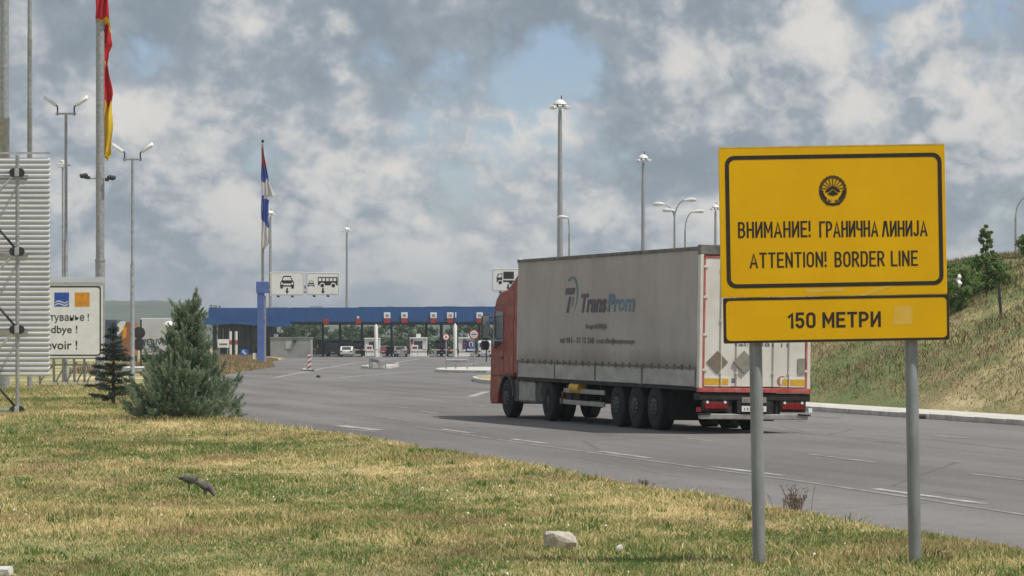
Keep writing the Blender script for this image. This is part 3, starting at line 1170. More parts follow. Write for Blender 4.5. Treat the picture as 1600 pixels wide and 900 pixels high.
# curtains: fine grid with bulges between the pillars
for sgn in (-1, 1):
    ny, nz = 70, 14
    V, FC = [], []
    for i in range(ny + 1):
        for j in range(nz + 1):
            y = .16 + (L - .22) * i / ny
            z = 1.37 + 2.53 * j / nz
            b = .012 * abs(math.sin(math.pi * (y - .16) / 3.35)) * math.sin(math.pi * j / nz) + .005 * math.sin(y * 3.1 + j * .7) * math.sin(math.pi * j / nz)
            V.append((sgn * (W - .012 + b), y, tz(y, z)))
    for i in range(ny):
        FC += [(i * (nz + 1) + j, (i + 1) * (nz + 1) + j, (i + 1) * (nz + 1) + j + 1, i * (nz + 1) + j + 1) for j in range(nz)]
    cur = raw_mesh('curtain', np.array(V), np.array(FC), M['curtain'], truck, smooth=True)
    if sgn < 0:
        curt = cur
    # hem and straps
    hem = MB().bx(sgn * (W - .004) - .012, sgn * (W - .004) + .012, .16, L - .06, 1.352, 1.40)
    tp('curtain_hem', hem, 'tarp_edge')
    rail = MB().bx(sgn * (W - .01) - .02, sgn * (W - .01) + .02, .1, L, 3.895, 3.975)
    tp('roof_rail', rail, 'tarp_edge', bevel=.01)
    ys = [.2, 3.72, 7.1, 10.3, 13.5]
    for a, b in zip(ys[:-1], ys[1:]):
        tp('side_board', MB().bx(sgn * (W - .03) - .022, sgn * (W - .03) + .022, a + .05, b - .05, .985, 1.36), 'board', bevel=.008)
    for a in ys:
        tp('side_post', MB().bx(sgn * (W - .028) - .03, sgn * (W - .028) + .03, a - .045, a + .045, .96, 1.42), 'tarp_edge', bevel=.006)
    tp('outer_rail', MB().bx(sgn * (W - .03) - .03, sgn * (W - .03) + .03, .15, L - .02, .90, .98), 'chassis')
    # strap buckles along the hem
    bk = MB()
    for k in range(26):
        y = .55 + k * .5
        bk.bx(sgn * (W + .009) - .008, sgn * (W + .009) + .008, y - .02, y + .02, 1.33, 1.45)
    o = tp('strap_buckles', bk, 'tarp_edge')
    o['kind'] = 'stuff'
# roof, floor, front wall
rf = MB()
prof = [(-W + .02, 3.95), (-W * .8, 3.985), (0, 4.0), (W * .8, 3.985), (W - .02, 3.95), (W - .02, 3.86), (-W + .02, 3.86)]
rf.prism(prof, lambda u, v, w: (u, w, v), .02, L)
tp('roof_tarp', rf, 'tarp_edge')
tp('headboard', MB().bx(-W + .02, W - .02, L - .06, L, 1.0, 3.93), 'rear_white')
tp('load_floor', MB().bx(-W + .06, W - .06, .1, L - .06, .98, 1.08), 'chassis')
tp('corner_cap', MB().bx(-W - .005, -W + .12, L - .12, L + .02, 3.86, 4.0), 'rear_white', bevel=.02)
# rear end
tp('rear_header', MB().bx(-W, W, -.015, .16, 3.80, 4.01), 'tarp_edge', bevel=.012)
for sgn in (-1, 1):
    tp('rear_pillar', MB().bx(sgn * (W - .045) - .04, sgn * (W - .045) + .04, -.02, .14, .96, 3.80), 'rear_white', bevel=.008)
    tp('red_frame_stripe', MB().bx(sgn * (W - .10) - .02, sgn * (W - .10) + .02, -.026, .0, .98, 3.78), 'fade_red')
    dr = tp('rear_door', MB().bx(min(sgn * .006, sgn * (W - .125)), max(sgn * .006, sgn * (W - .125)), -.012, .03, 1.0, 3.74), 'rear_white', bevel=.008)
    for q in (.42, .78):
        lb = MB().tube((sgn * q, -.035, 1.0), (sgn * q, -.035, 3.74), .012, n=8)
        for z in (1.3, 2.4, 3.5):
            lb.bx(sgn * q - .03, sgn * q + .03, -.04, -.012, z - .03, z + .03)
        tp('lock_bar', lb, 'rear_white', dr)
    for z in (1.35, 2.1, 2.9, 3.55):
        tp('hinge', MB().bx(sgn * (W - .13) - .05, sgn * (W - .13) + .05, -.03, -.012, z - .025, z + .025), 'rear_white', dr)
tp('red_frame_stripe', MB().bx(-W + .08, W - .08, -.026, .0, 3.742, 3.778), 'fade_red')
tp('rear_sill', MB().bx(-W, W, -.06, .12, .875, .975), 'fade_red', bevel=.01)
tp('dock_beam', MB().bx(-W, W, -.03, .3, .70, .86), 'chassis', bevel=.02)
FR = lambda u, v, w: (u, -.012 - w, v)


def rear_poly(name, pts, m, w=.004):
    MB().prism(pts, FR, 0, w).build(name, M[m], truck)


def diamond(cx, cz, s):
    return [(cx - s, cz), (cx, cz - s), (cx + s, cz), (cx, cz + s)]


rear_poly('placard', diamond(-.86, 1.52, .24), 'placard_brown', .02)
rear_poly('placard', diamond(-.26, 1.53, .24), 'placard_grey', .05)
for cx in (-.88, .90):
    rear_poly('marker_surround', rrect(cx - .32, cx + .32, 1.0, 1.21, .01, 2), 'white', .006)
    rear_poly('marker_plate', rrect(cx - .28, cx + .28, 1.03, 1.17, .01, 2), 'retro', .009)
rear_poly('sticker', [(.62 + .11 * math.cos(R(a)), 1.13 + .11 * math.sin(R(a))) for a in range(0, 360, 20)], 'placard_grey', .004)
MB().ring([(.62 + .11 * math.cos(R(a)), 1.13 + .11 * math.sin(R(a))) for a in range(0, 360, 20)], [(.62 + .08 * math.cos(R(a)), 1.13 + .08 * math.sin(R(a))) for a in range(0, 360, 20)], FR, .004, .006).build('sticker_ring', M['fade_red'], truck)
rear_poly('document_box', rrect(.98, 1.14, 1.28, 1.62, .01, 2), 'placard_grey', .02)
rear_poly('sticker', rrect(-.53, -.45, 1.08, 1.18, .01, 2), 'ink_soft', .003)
lettering('rear_lettering', 'TransProm', M['ink'], truck, FR, (-.62, .62, 2.78, 3.0), shear=.25, bold=.02, thick=.003)
lettering('rear_small_print', 'Beograd', M['ink_soft'], truck, FR, (-.35, .35, 2.02, 2.12), bold=.02, thick=.003)
lettering('rear_small_print', 'tel: +381 11', M['ink_soft'], truck, FR, (-.48, .75, 1.86, 1.94), bold=.02, thick=.003)
# lamps, plates, bumper
for sgn in (-1, 1):
    hb = MB().bx(sgn * .88 - .30, sgn * .88 + .30, -.02, .10, .46, .70)
    lampu = tp('lamp_cluster', hb, 'chassis', bevel=.01)
    MB().bx(sgn * .88 - .26, sgn * .88 + .26, -.045, -.018, .52, .66).build('lens', M['tail_red'], lampu, bevel=.02)
    for q in (-.2, .2):
        MB().tube((sgn * .88 + q, -.04, .665), (sgn * .88 + q, -.055, .665), .03, n=10).build('reflector', M['lamp_white'], lampu)
    MB().box((sgn * 1.27, -.02, .50), (.09, .06, .10)).build('side_marker', M['lamp_white'] if sgn > 0 else M['tail_red'], truck, bevel=.01)
    MB().tube((sgn * 1.0, -.03, .42), (sgn * 1.28, -.03, .40), .018, n=8).build('marker_arm', M['rubber'], truck)
for z0_, z1_, nm, mm in ((.66, .78, 'name_plate', 'placard_grey'), (.47, .59, 'number_plate', 'white')):
    pl = MB().bx(-.30, .26, -.05, -.03, z0_, z1_).build(nm, M[mm], truck)
    sm = MB()
    for k in range(7):
        wk = random.uniform(.02, .045)
        sm.bx(-.25 + k * .068, -.25 + k * .068 + wk, -.0525, -.05, z0_ + .03, z1_ - .03 + random.uniform(-.02, .005))
    o = sm.build('worn_characters', M['ink_soft'], pl)
    o['kind'] = 'stuff'
tp('plate_bracket', MB().bx(-.40, .38, -.028, .05, .44, .70), 'chassis')
tp('underrun_bar', MB().bx(-W + .04, W - .04, -.02, .10, .30, .42), 'alu', bevel=.015)
for sgn in (-1, 1):
    tp('bar_bracket', MB().bx(sgn * .55 - .05, sgn * .55 + .05, .02, .14, .36, .74), 'chassis')
    tp('mud_flap', MB().bx(sgn * .88 - .34, sgn * .88 + .34, 1.95, 1.97, .22, .9), 'rubber')
# chassis
for sgn in (-1, 1):
    tp('chassis_beam', MB().bx(sgn * .5 - .07, sgn * .5 + .07, .2, L - .3, .68, .97), 'chassis')
    tp('landing_leg', MB().bx(sgn * .8 - .07, sgn * .8 + .07, 10.05, 10.2, .42, .97), 'chassis')
    # side guard
    x = sgn * (W - .06)
    for z in (.44, .72):
        tp('side_guard_rail', MB().bx(x - .02, x + .02, 6.5, 9.65, z - .055, z + .055), 'alu', bevel=.008)
    for y in (6.9, 8.0, 9.2):
        tp('guard_bracket', MB().bx(x - sgn * .05 - .025, x - sgn * .05 + .025, y - .04, y + .04, .36, .97), 'chassis')
tp('pallet_box', MB().bx(-W + .12, -.55, 8.6, 9.7, .5, .86), 'chassis', bevel=.02)
tp('yellow_cylinder', MB().tube((-W + .1, 8.35, .78), (-W + .1, 9.05, .80), .13, n=14), 'retro')
tp('spare_wheel_cradle', MB().bx(-.7, .7, 7.0, 8.2, .45, .7), 'chassis')


def wheel(x, y, r, w, dual, parent_name='wheel'):
    sgn = 1 if x > 0 else -1
    ex_ = x
    root = bpy.data.objects.new('wheel', None)
    col.objects.link(root)
    root.parent = truck
    root.location = (x, y, r - .008)
    Mx = Matrix.Rotation(R(90) * sgn, 4, 'Y')
    prof = [(r * .56, -w / 2), (r * .86, -w / 2), (r * .97, -w / 2 + .03), (r, -w * .28), (r, w * .28), (r * .97, w / 2 - .03), (r * .86, w / 2), (r * .56, w / 2 - .01)]
    ty = MB().lathe(prof, 30, Mx)
    if dual:
        ty.lathe(prof, 30, Matrix.Translation((-sgn * (w + .05), 0, 0)) @ Mx)
    ty.build('tyre', M['rubber'], root, smooth=True)
    if wheel.front:
        rp = [(r * .57, w / 2 - .01), (r * .53, w / 2 - .03), (r * .50, w / 2 - .06), (r * .30, w / 2 + .01), (r * .22, w / 2 + .05), (r * .14, w / 2 + .055), (0, w / 2 + .06)]
    else:
        rp = [(r * .57, w / 2 - .01), (r * .54, w / 2 - .02), (r * .52, w / 2 - .12), (r * .34, w / 2 - .15), (r * .24, w / 2 - .14), (r * .22, w / 2 - .01), (r * .12, w / 2), (0, w / 2)]
    MB().lathe(rp, 24, Mx).build('rim', M['rim'], root, smooth=True)
    nb = MB()
    for k in range(10):
        t = 2 * math.pi * k / 10
        q = Matrix.Translation((0, 0, 0)) @ Mx @ Vector((r * .33 * math.cos(t), r * .33 * math.sin(t), w / 2 - (.0 if wheel.front else .15)))
        nb.tube(q, q + Vector((sgn * .03, 0, 0)), .016, n=6)
    o = nb.build('wheel_nuts', M['alu'], root)
    o['kind'] = 'stuff'
    return root


for y in (2.95, 4.26, 5.57):
    for s_ in (-1, 1):
        wheel.front = True
        wheel(s_ * 1.05, y, .51, .36, False)
    tp('axle', MB().tube((-1, y, .5 - PIT * y), (1, y, .5 - PIT * y), .07), 'chassis')
    tp('mudguard', MB().path([(-.0, y + .62 * math.cos(R(a)), .5 + .60 * math.sin(R(a)) - PIT * y) for a in range(25, 156, 13)], [(1.22, .012)] * 11, 4), 'chassis')
for s_ in (-1, 1):
    wheel.front = False
    wheel(s_ * 1.09, 10.95, .51, .28, True)
    wheel.front = True
    wheel(s_ * 1.06, 14.55, .51, .33, False)
# tractor unit
for sgn in (-1, 1):
    MB().bx(sgn * .42 - .05, sgn * .42 + .05, 10.0, 16.0, .55, .86).build('tractor_beam', M['chassis'], truck)
    MB().prism(rrect(.42, .98, .0, .0, 0, 1) if False else [(sgn * .62, .40), (sgn * 1.16, .40), (sgn * 1.20, .46), (sgn * 1.20, .92), (sgn * 1.16, .98), (sgn * .62, .98)], lambda u, v, w: (u, w, v), 12.15, 13.55).build('fuel_tank', M['alu'], truck, bevel=.02)
    MB().path([(sgn * 1.08, 10.95 + .62 * math.cos(R(a)), .5 + .62 * math.sin(R(a))) for a in range(5, 176, 17)], [(.012, .16)] * 11, 4).build('tractor_mudguard', M['cab_dark'], truck)
    MB().bx(sgn * .95 - .2, sgn * .95 + .2, 10.0, 10.06, .58, .74).build('tractor_tail_lamp', M['tail_red'], truck, bevel=.01)
    MB().bx(sgn * 1.0 - .2, sgn * 1.0 + .2, 10.0, 10.04, .44, .57).build('tractor_plate', M['alu'], truck)
    MB().bx(sgn * 1.13 - .03, sgn * 1.13 + .03, 11.62, 12.1, .42, .95).build('battery_box', M['cab_dark'], truck, bevel=.02)
    MB().bx(sgn * 1.15 - .04, sgn * 1.15 + .04, 13.6, 13.98, .42, .98).build('air_tank_cover', M['cab_dark'], truck, bevel=.02)
# cab: side outline swept across, then bevelled
y0, y1 = 13.92, 16.12
side = [(y0, 1.02), (y0, 3.18), (y0 + .25, 3.26), (y0 + .9, 3.30), (y0 + 1.45, 3.24), (y0 + 1.75, 3.08), (y0 + 1.93, 2.75), (y0 + 2.06, 2.25), (y0 + 2.14, 1.8), (y1, 1.2), (y1, 1.02)]
cab = MB().prism(side, lambda u, v, w: (w, u, v), -1.24, 1.24).build('cab', M['cab_red'], truck, bevel=.09)
cab.modifiers['bevel'].segments = 4
cab.data.polygons.foreach_set('use_smooth', [True] * len(cab.data.polygons))
cab.data.set_sharp_from_angle(angle=R(40))
lowf = [(y0 + .98, 1.06), (y0 + 1.12, .98), (y0 + 1.30, .76), (y0 + 1.42, .56), (y0 + 1.46, .34), (y1 - .05, .32), (y1 + .02, .5), (y1, 1.06)]
MB().prism(lowf, lambda u, v, w: (w, u, v), -1.23, 1.23).build('front_bumper', M['cab_red'], truck, bevel=.04)
for sgn in (-1, 1):
    xs = sgn * 1.246
    fnS = lambda u, v, w, sgn=sgn: (sgn * (1.242 + w), u, v)
    arch = [(y0 + .63 + .66 * math.cos(R(a)), .51 + .62 * math.sin(R(a))) for a in range(20, 181, 12)]
    archi = [(y0 + .63 + .60 * math.cos(R(a)), .51 + .56 * math.sin(R(a))) for a in range(20, 181, 12)]
    m_ = MB()
    n = len(arch)
    P = [fnS(u, v, w) for w in (-.32, .012) for loop in (arch, archi) for u, v in loop]
    fs = []
    for k in range(n - 1):
        fs += [(k, k + 1, n + k + 1, n + k), (2 * n + k, 3 * n + k, 3 * n + k + 1, 2 * n + k + 1), (k, 2 * n + k, 2 * n + k + 1, k + 1), (n + k, n + k + 1, 3 * n + k + 1, 3 * n + k)]
    m_.add(P, fs)
    m_.build('wheel_arch', M['cab_dark'], truck)
    MB().prism([(y0 + 1.02, 1.92), (y0 + 1.02, 2.72), (y0 + 1.62, 2.76), (y0 + 1.86, 2.42), (y0 + 1.98, 1.92), (y0 + 1.7, 1.78)], fnS, 0, .006).build('side_window', M['glass'], cab)
    MB().ring([(y0 + .93, 1.05), (y0 + .93, 2.9), (y0 + 1.72, 2.92), (y0 + 2.1, 1.9), (y0 + 2.1, 1.05)], [(y0 + .945, 1.065), (y0 + .945, 2.885), (y0 + 1.71, 2.905), (y0 + 2.085, 1.9), (y0 + 2.085, 1.065)], fnS, 0, .003).build('door_seam', M['cab_dark'], cab)
    MB().prism([(y0 + 1.0, 1.5), (y0 + 1.25, 1.5), (y0 + 1.25, 1.56), (y0 + 1.0, 1.56)], fnS, 0, .03).build('door_handle', M['cab_dark'], cab)
    mi_ = MB()
    mi_.box((sgn * 1.43, y0 + 2.05, 2.32), (.20, .11, .62)).box((sgn * 1.43, y0 + 2.05, 1.85), (.20, .11, .24))
    mi_.build('side_mirror', M['cab_dark'], cab, bevel=.03)
    MB().bx(sgn * 1.43 - .085, sgn * 1.43 + .085, y0 + 1.985, y0 + 1.993, 2.04, 2.6).build('mirror_glass', mat('mirror glass', (.62, .66, .68), (.55, .6, .62), .12, .8, 3), cab)
    MB().tube((sgn * 1.24, y0 + 2.0, 2.6), (sgn * 1.4, y0 + 2.05, 2.6), .025, n=8).build('mirror_arm', M['cab_dark'], cab)
    MB().prism([(y0 - .28, 1.15), (y0 - .28, 3.62), (y0 + .02, 3.3), (y0 + .02, 1.15)], fnS, -.045, -.005).build('side_fairing', M['cab_red'], cab, bevel=.01)
    MB().bx(sgn * 1.12 - .1, sgn * 1.12 + .1, y0 + 1.5, y0 + 2.1, .5, .56).build('step', M['cab_dark'], cab)
    MB().bx(sgn * .85 - .22, sgn * .85 + .22, y1 - .01, y1 + .04, .52, .72).build('headlamp', M['lamp_white'], cab, bevel=.02)
defl = [(y0 - .1, 3.2), (y0 - .1, 3.78), (y0 + .12, 3.78), (y0 + .7, 3.52), (y0 + 1.3, 3.3), (y0 + 1.3, 3.2)]
MB().prism(defl, lambda u, v, w: (w, u, v), -1.08, 1.08).build('roof_deflector', M['cab_red'], cab, bevel=.06)
MB().prism([(y0 + 1.79, 3.02), (y0 + 1.955, 2.72), (y0 + 2.15, 1.85), (y0 + 2.158, 1.86), (y0 + 1.97, 2.74), (y0 + 1.81, 3.03)], lambda u, v, w: (w, u, v), -1.1, 1.1).build('windscreen', M['glass'], cab)
hn = MB().path([(-.95, y0 + .5, 3.27), (-.95, y0 + .5, 3.36)], .03, 8).path([(-.95, y0 + .35, 3.37), (-.95, y0 + .55, 3.37), (-.95, y0 + .85, 3.37)], [.02, .03, .09], 10)
hn.build('air_horn', M['cab_dark'], cab)
# print on the left curtain; u runs from the front of the trailer to the rear
FL = lambda u, v, w: (-(W - .012 + .018 + w), L - u, tz(L - u, v))


def cu_(px, py):
    """picture position on the left curtain -> (u, v)"""
    best = None
    lo, hi = 0.0, L
    for _ in range(40):
        y = (lo + hi) / 2
        p = tr_left + Vector((-math.sin(R(YAW)), math.cos(R(YAW)), 0)) * y
        q = 800 + F * p.x / p.y
        if q > px:
            lo = y
        else:
            hi = y
    p = tr_left + Vector((-math.sin(R(YAW)), math.cos(R(YAW)), 0)) * y
    z = EYE + (HZ - py) * p.y / F - ROAD_Z
    return L - y, z - PIT * y


def curtain_row(name, body_, m, px0, px1, pyb, pyt, shear=0, bold=.02):
    (a, b), (c, d) = cu_(px0, pyb), cu_(px1, pyt)
    return lettering(name, body_, M[m], curt, FL, (a, c, b, d), shear=shear, bold=bold, thick=0)


curtain_row('curtain_lettering', 'Trans', 'ink', 905, 945, 490, 459, .28, .035)
curtain_row('curtain_lettering', 'Prom', 'teal', 946, 989, 489, 459, .22, .035)
curtain_row('curtain_small_print', 'Beograd SRBIJA', 'ink_soft', 913, 946, 517, 507, 0, .03)
curtain_row('curtain_small_print', 'tel: 011 - 31 12 210', 'ink_soft', 873, 926, 537, 528.5, 0, .03)
curtain_row('curtain_small_print', 'e-mail: office@transprom.co.yu', 'ink_soft', 930, 989, 540, 530, 0, .03)


def curtain_poly(pts, m):
    q = [cu_(*p) for p in pts]
    return MB().add([FL(u, v, 0) for u, v in q], [tuple(range(len(q)))]).build('curtain_logo', M[m], curt)


curtain_poly([(880, 461.5), (881.5, 451.5), (896, 451), (894.5, 461)], 'ink')
curtain_poly([(882, 490), (886.5, 464.5), (890, 464.5), (886.5, 490)], 'ink')
curtain_poly([(890, 481), (891.5, 466), (895, 465.5), (893, 480)], 'teal')
oc = [(884, 440), (887, 435), (891, 433), (895, 435), (898.5, 442), (900.5, 453), (900.5, 464), (899, 475), (896, 485), (892, 492)]
ic = [(885, 441), (888, 437.5), (891, 436.5), (893.5, 438.5), (896.5, 445), (898, 454), (898.2, 464), (897.3, 474), (895, 484), (892, 492)]
lg = MB()
for i in range(len(oc) - 1):
    lg.add([FL(*cu_(*q), 0) for q in (oc[i], oc[i + 1], ic[i + 1], ic[i])], [(0, 1, 2, 3)])
lg.build('curtain_logo_arc', M['teal'], curt)
MB().bx(-1.0, 1.0, 15.7, 15.9, .38, .55).build('front_axle', M['chassis'], truck)
MB().bx(-.9, .9, 14.2, 15.6, .6, 1.05).build('engine_block', M['chassis'], truck)
MB().tube((-.35, 11.0, .98), (.35, 11.0, .98), .5, n=20).build('fifth_wheel', M['chassis'], truck) if False else MB().bx(-.4, .4, 10.5, 11.5, .86, .95).build('fifth_wheel', M['chassis'], truck)
# ------------------------------------------------------------------ left: billboards, poles, flags
M['corr'] = mat('weathered corrugated sheet', (.70, .715, .72), (.57, .58, .59), .5, .1, .9, (.35, .7), detail=6, stretch=(.5, 1, 1.5))
M['clamp_zinc'] = mat('zinc clamp', (.50, .55, .57), None, .4, .5, 20)
BD = 79.0
bs = F / BD
bx0 = at(78, 588, BD)                     # lower right corner of the sheet
BB = empty('billboard_frame', Vector((at(37, 0, BD).x, BD - 1.0, 0)), 'back of a big billboard of corrugated sheets on a scaffold truss, at the left edge', 'billboard')
rx = bx0.x - BB.location.x
zlo, zhi = bx0.z, at(0, 240, BD).z
W_ = 7.0
pitch = .1335
npan = 5
rows_ = int((zhi - zlo) / pitch)
per = rows_ // npan + 1
z = zlo
for k in range(npan):
    prof = []
    nrow = min(per, rows_ - k * per)
    for j in range(nrow):
        b = z + j * pitch
        prof += [(b, 0), (b + .030, 0), (b + .040, -.045), (b + .080, -.045)]
    prof.append((z + nrow * pitch, 0))
    m_ = MB()
    P = [(x, 1.0 + w + .003 * k, v) for x in (rx - W_, rx) for v, w in prof] + [(x, 1.012 + w + .003 * k, v) for x in (rx - W_, rx) for v, w in prof]
    n = len(prof)
    fs = []
    for j in range(n - 1):
        fs += [(j, j + 1, n + j + 1, n + j), (2 * n + j, 3 * n + j, 3 * n + j + 1, 2 * n + j + 1), (n + j, n + j + 1, 3 * n + j + 1, 3 * n + j)]
    m_.add(P, fs).build('corrugated_sheet', M['corr'], BB)
    z += nrow * pitch
MB().bx(rx - W_, rx + .01, .96, 1.03, zhi - .01, zhi + .04).build('top_rail', M['galv_light'], BB)
nodes = [at(37, q, BD - 1).z for q in (270, 393, 515, 641)]
for tx in (0, -3.2, -6.0):
    st = MB().tube((tx, 0, .02), (tx, 0, zhi - .1), .05, n=10)
    st.build('truss_tube', M['galv'], BB, smooth=True)
    MB().tube((tx - .78, .75, -.2), (tx - .78, .75, zlo + .3), .20, n=16).build('leg', M['post'], BB, smooth=True)
    for i, zq in enumerate(nodes):
        for q in (-.085, .085):
            MB().tube((tx + q, -.11, zq), (tx + q, -.05, zq), .115, n=14).build('clamp', M['dark_steel'], BB)
        MB().box((tx, -.08, zq), (.12, .14, .2)).build('clamp_body', M['clamp_zinc'], BB, bevel=.02)
        MB().tube((tx - .06, 0, zq + .02), (tx - 3.0, 0, zq + .02), .035, n=8).build('cross_tube', M['galv'], BB)
        if i < 3:
            MB().tube((tx - .06, -.06, zq - .05), (tx - 1.55, -.06, zq - 1.62), .035, n=8).build('brace', M['galv_light'], BB)
            MB().tube((tx - .06, .06, nodes[i + 1] + .08), (tx - 1.55, .2, nodes[i + 1] + 1.78), .032, n=8).build('brace', M['dark_steel'], BB)
            MB().bx(tx - .95, tx + .12, .94, .985, zq - .09, zq + .0).build('backing_rail', M['galv'], BB)
            MB().tube((tx, 0, zq), (tx, .98, zq), .03, n=8).build('tie', M['galv'], BB)
MB().tube((0, 0, nodes[3]), (-6.4, 0, nodes[3]), .05, n=8).build('base_tube', M['galv'], BB)

# farewell billboard
GD = 128.0
GB = empty('farewell_billboard', Vector((at(160, 0, GD).x, GD, 0)), 'white farewell billboard with blue and orange squares behind the corrugated sheets', 'billboard')
gx = lambda px: (px - 160) * GD / F
gz = lambda py: EYE + (HZ - py) * GD / F
FG = lambda u, v, w: (u, -w, v)
x0g = -7.2
MB().bx(x0g, 0, 0, .06, gz(559), gz(444)).build('panel', M['white_panel'], GB)
MB().ring(rrect(x0g + .06, -.06, gz(556), gz(447), .12, 3), rrect(x0g + .12, -.115, gz(554), gz(449), .10, 3), FG, .002, .006).build('border', M['black'], GB)
MB().bx(x0g, .02, .061, .16, gz(561), gz(559) + .02).build('lower_rail', M['galv'], GB)
MB().bx(x0g, .02, -.03, .14, gz(443.6), gz(441)).build('upper_rail', M['galv_light'], GB)
MB().bx(x0g, -.02, .8, .86, gz(441), gz(432)).build('rear_sheet', M['corr'], GB)
o = MB().prism([(gx(85), gz(479)), (gx(108), gz(479)), (gx(108), gz(457)), (gx(85), gz(457))], FG, .002, .006).build('blue_square', mat('bright blue print', (.03, .10, .48), None, .5, 0, 5), GB)
wv = MB()
for k, q in enumerate((473, 477)):
    pts = [(gx(86 + 3.5 * i), gz(q - 2.2 * math.sin(i * 1.05) - .4 * i)) for i in range(7)]
    for a, b in zip(pts[:-1], pts[1:]):
        wv.add([FG(a[0], a[1] - .025, .007), FG(b[0], b[1] - .025, .007), FG(b[0], b[1] + .025, .007), FG(a[0], a[1] + .025, .007)], [(0, 1, 2, 3)])
wv.build('wave_marks', M['white'], o)
MB().prism([(gx(117), gz(479)), (gx(140), gz(479)), (gx(140), gz(457)), (gx(117), gz(457))], FG, .002, .006).build('orange_square', M['orange'], GB)
for txt, xa, xb, yb, yt in (('Среќно патуванье !', 8, 139, 504.5, 489), ('Goodbye !', 48, 121, 524, 508.5), ('Au revoir !', 36, 121, 546, 532)):
    lettering('lettering', txt, M['black'], GB, FG, (gx(xa), gx(xb), gz(yb), gz(yt)), bold=.010, thick=.006)
for px in (60, 82, 98, 114, 130, 150):
    MB().tube((gx(px), .45, -.1), (gx(px), .30, gz(556)), .055, n=8).build('leg', M['galv'], GB)
for a, b in ((85, 102), (102, 118), (118, 134), (134, 152), (60, 84)):
    MB().tube((gx(a), .4, .15), (gx(b), .4, gz(566)), .04, n=6).build('brace', M['galv'], GB)
MB().bx(x0g, .0, .35, .5, gz(572), gz(569)).build('cross_rail', M['galv'], GB)
for px in (84, 100, 116, 132, 148):
    MB().bx(gx(px) - .09, gx(px) + .09, .2, .6, -.12, .14).build('footing', M['concrete'], GB)


# poles
def pole(name, px, d, top_z, r0, label, collars=(), r1=None, cat='pole', group=None, base_z=None):
    b = Vector((at(px, 0, d).x, d, 0))
    b.z = float(zg(b.x, b.y)) - .1
    e = empty(name, b, label, cat, group)
    r1 = r1 or r0
    prof = [(r0 * 1.25, 0), (r0 * 1.25, .1)]
    last = r0
    cz = [0] + [EYE + (HZ - c) * d / F - b.z for c in collars] + [top_z]
    nseg = len(cz) - 1
    for i in range(nseg):
        ra = r0 + (r1 - r0) * i / max(nseg, 1)
        prof += [(ra, max(cz[i], .1)), (ra, cz[i + 1] - (.12 if i < nseg - 1 else 0))]
        if i < nseg - 1:
            prof += [(ra * 1.08, cz[i + 1] - .1), (ra * 1.08, cz[i + 1])]
    prof.append((0, top_z + .05))
    MB().lathe(prof, 14).build('shaft', M['galv'], e, smooth=True)
    return e


p1_ = pole('flagpole', 7, 118, 21.5, .20, 'thick bare steel pole rising behind the corrugated billboard at the left edge', (183,), .15, 'flagpole')
p2_ = pole('flagpole', 46.5, 122, 24.0, .105, 'thin bare steel pole, second from the left edge of the photo', (168, 60), .08, 'flagpole')
FPD = 136.0
p3_ = pole('flagpole', 156.5, FPD, 22.2, .22, 'steel flagpole carrying the limp red and yellow flag', (405,), .17, 'flagpole')
fz = lambda py: EYE + (HZ - py) * FPD / F - p3_.location.z
for s_, px, py in ((-1, 132, 275), (1, 175, 278)):
    x = (px - 156.5) * FPD / F
    MB().tube((0, -.1, fz(279)), (x, -.1, fz(279)), .03, n=6).build('flood_arm', M['galv'], p3_)
    MB().box((x, -.2, fz(py)), (.34, .26, .16), (R(18), R(10 * s_), R(-20 * s_))).build('floodlight', M['dark_steel'], p3_, bevel=.03)
    MB().box((x - s_ * .2, -.2, fz(py + 3)), (.16, .2, .14)).build('ballast_box', M['dark_steel'], p3_, bevel=.02)

# limp flags: a pleated sheet hanging down its pole
def limp_flag(name, d, px_pole, edge, py0, py1, paint, mats, label, step=3.0, fold=.07, depth=lambda r_: -.18):
    """edge: (row, right edge in px) samples; paint(row, t) -> material index"""
    b = Vector((at(px_pole, 0, d).x, d, 0))
    rows = np.arange(py0, py1 + step, step)
    er = np.interp(rows, [e[0] for e in edge], [e[1] for e in edge])
    nt = 28
    V, FC, MI = [], [], []
    for i, (r_, xe) in enumerate(zip(rows, er)):
        wdt = (xe - px_pole) * d / F
        for k in range(nt + 1):
            t = k / nt
            x = wdt * (1.16 if d < 200 else 1.0) * (t + .05 * math.sin(r_ * .11 + t * 5))
            y = depth(r_) - fold * math.sin(t * 15 + r_ * .045) * (.4 + t) - .05 * math.sin(r_ * .09 + t * 4)
            z = EYE + (HZ - r_) * d / F - b.z + .12 * math.sin(t * 9 + r_ * .03) * t
            V.append((x, y, z))
    for i in range(len(rows) - 1):
        for k in range(nt):
            FC.append((i * (nt + 1) + k, i * (nt + 1) + k + 1, (i + 1) * (nt + 1) + k + 1, (i + 1) * (nt + 1) + k))
            MI.append(paint(rows[i], (k + .5) / nt))
    m_ = MB()
    m_.v, m_.f = V, FC
    o = m_.build(name, None, None, smooth=True, mats=mats, mi=MI, loc=b)
    s = o.modifiers.new('cloth', 'SOLIDIFY')
    s.thickness = .006
    tag(o, label, 'flag')
    return o


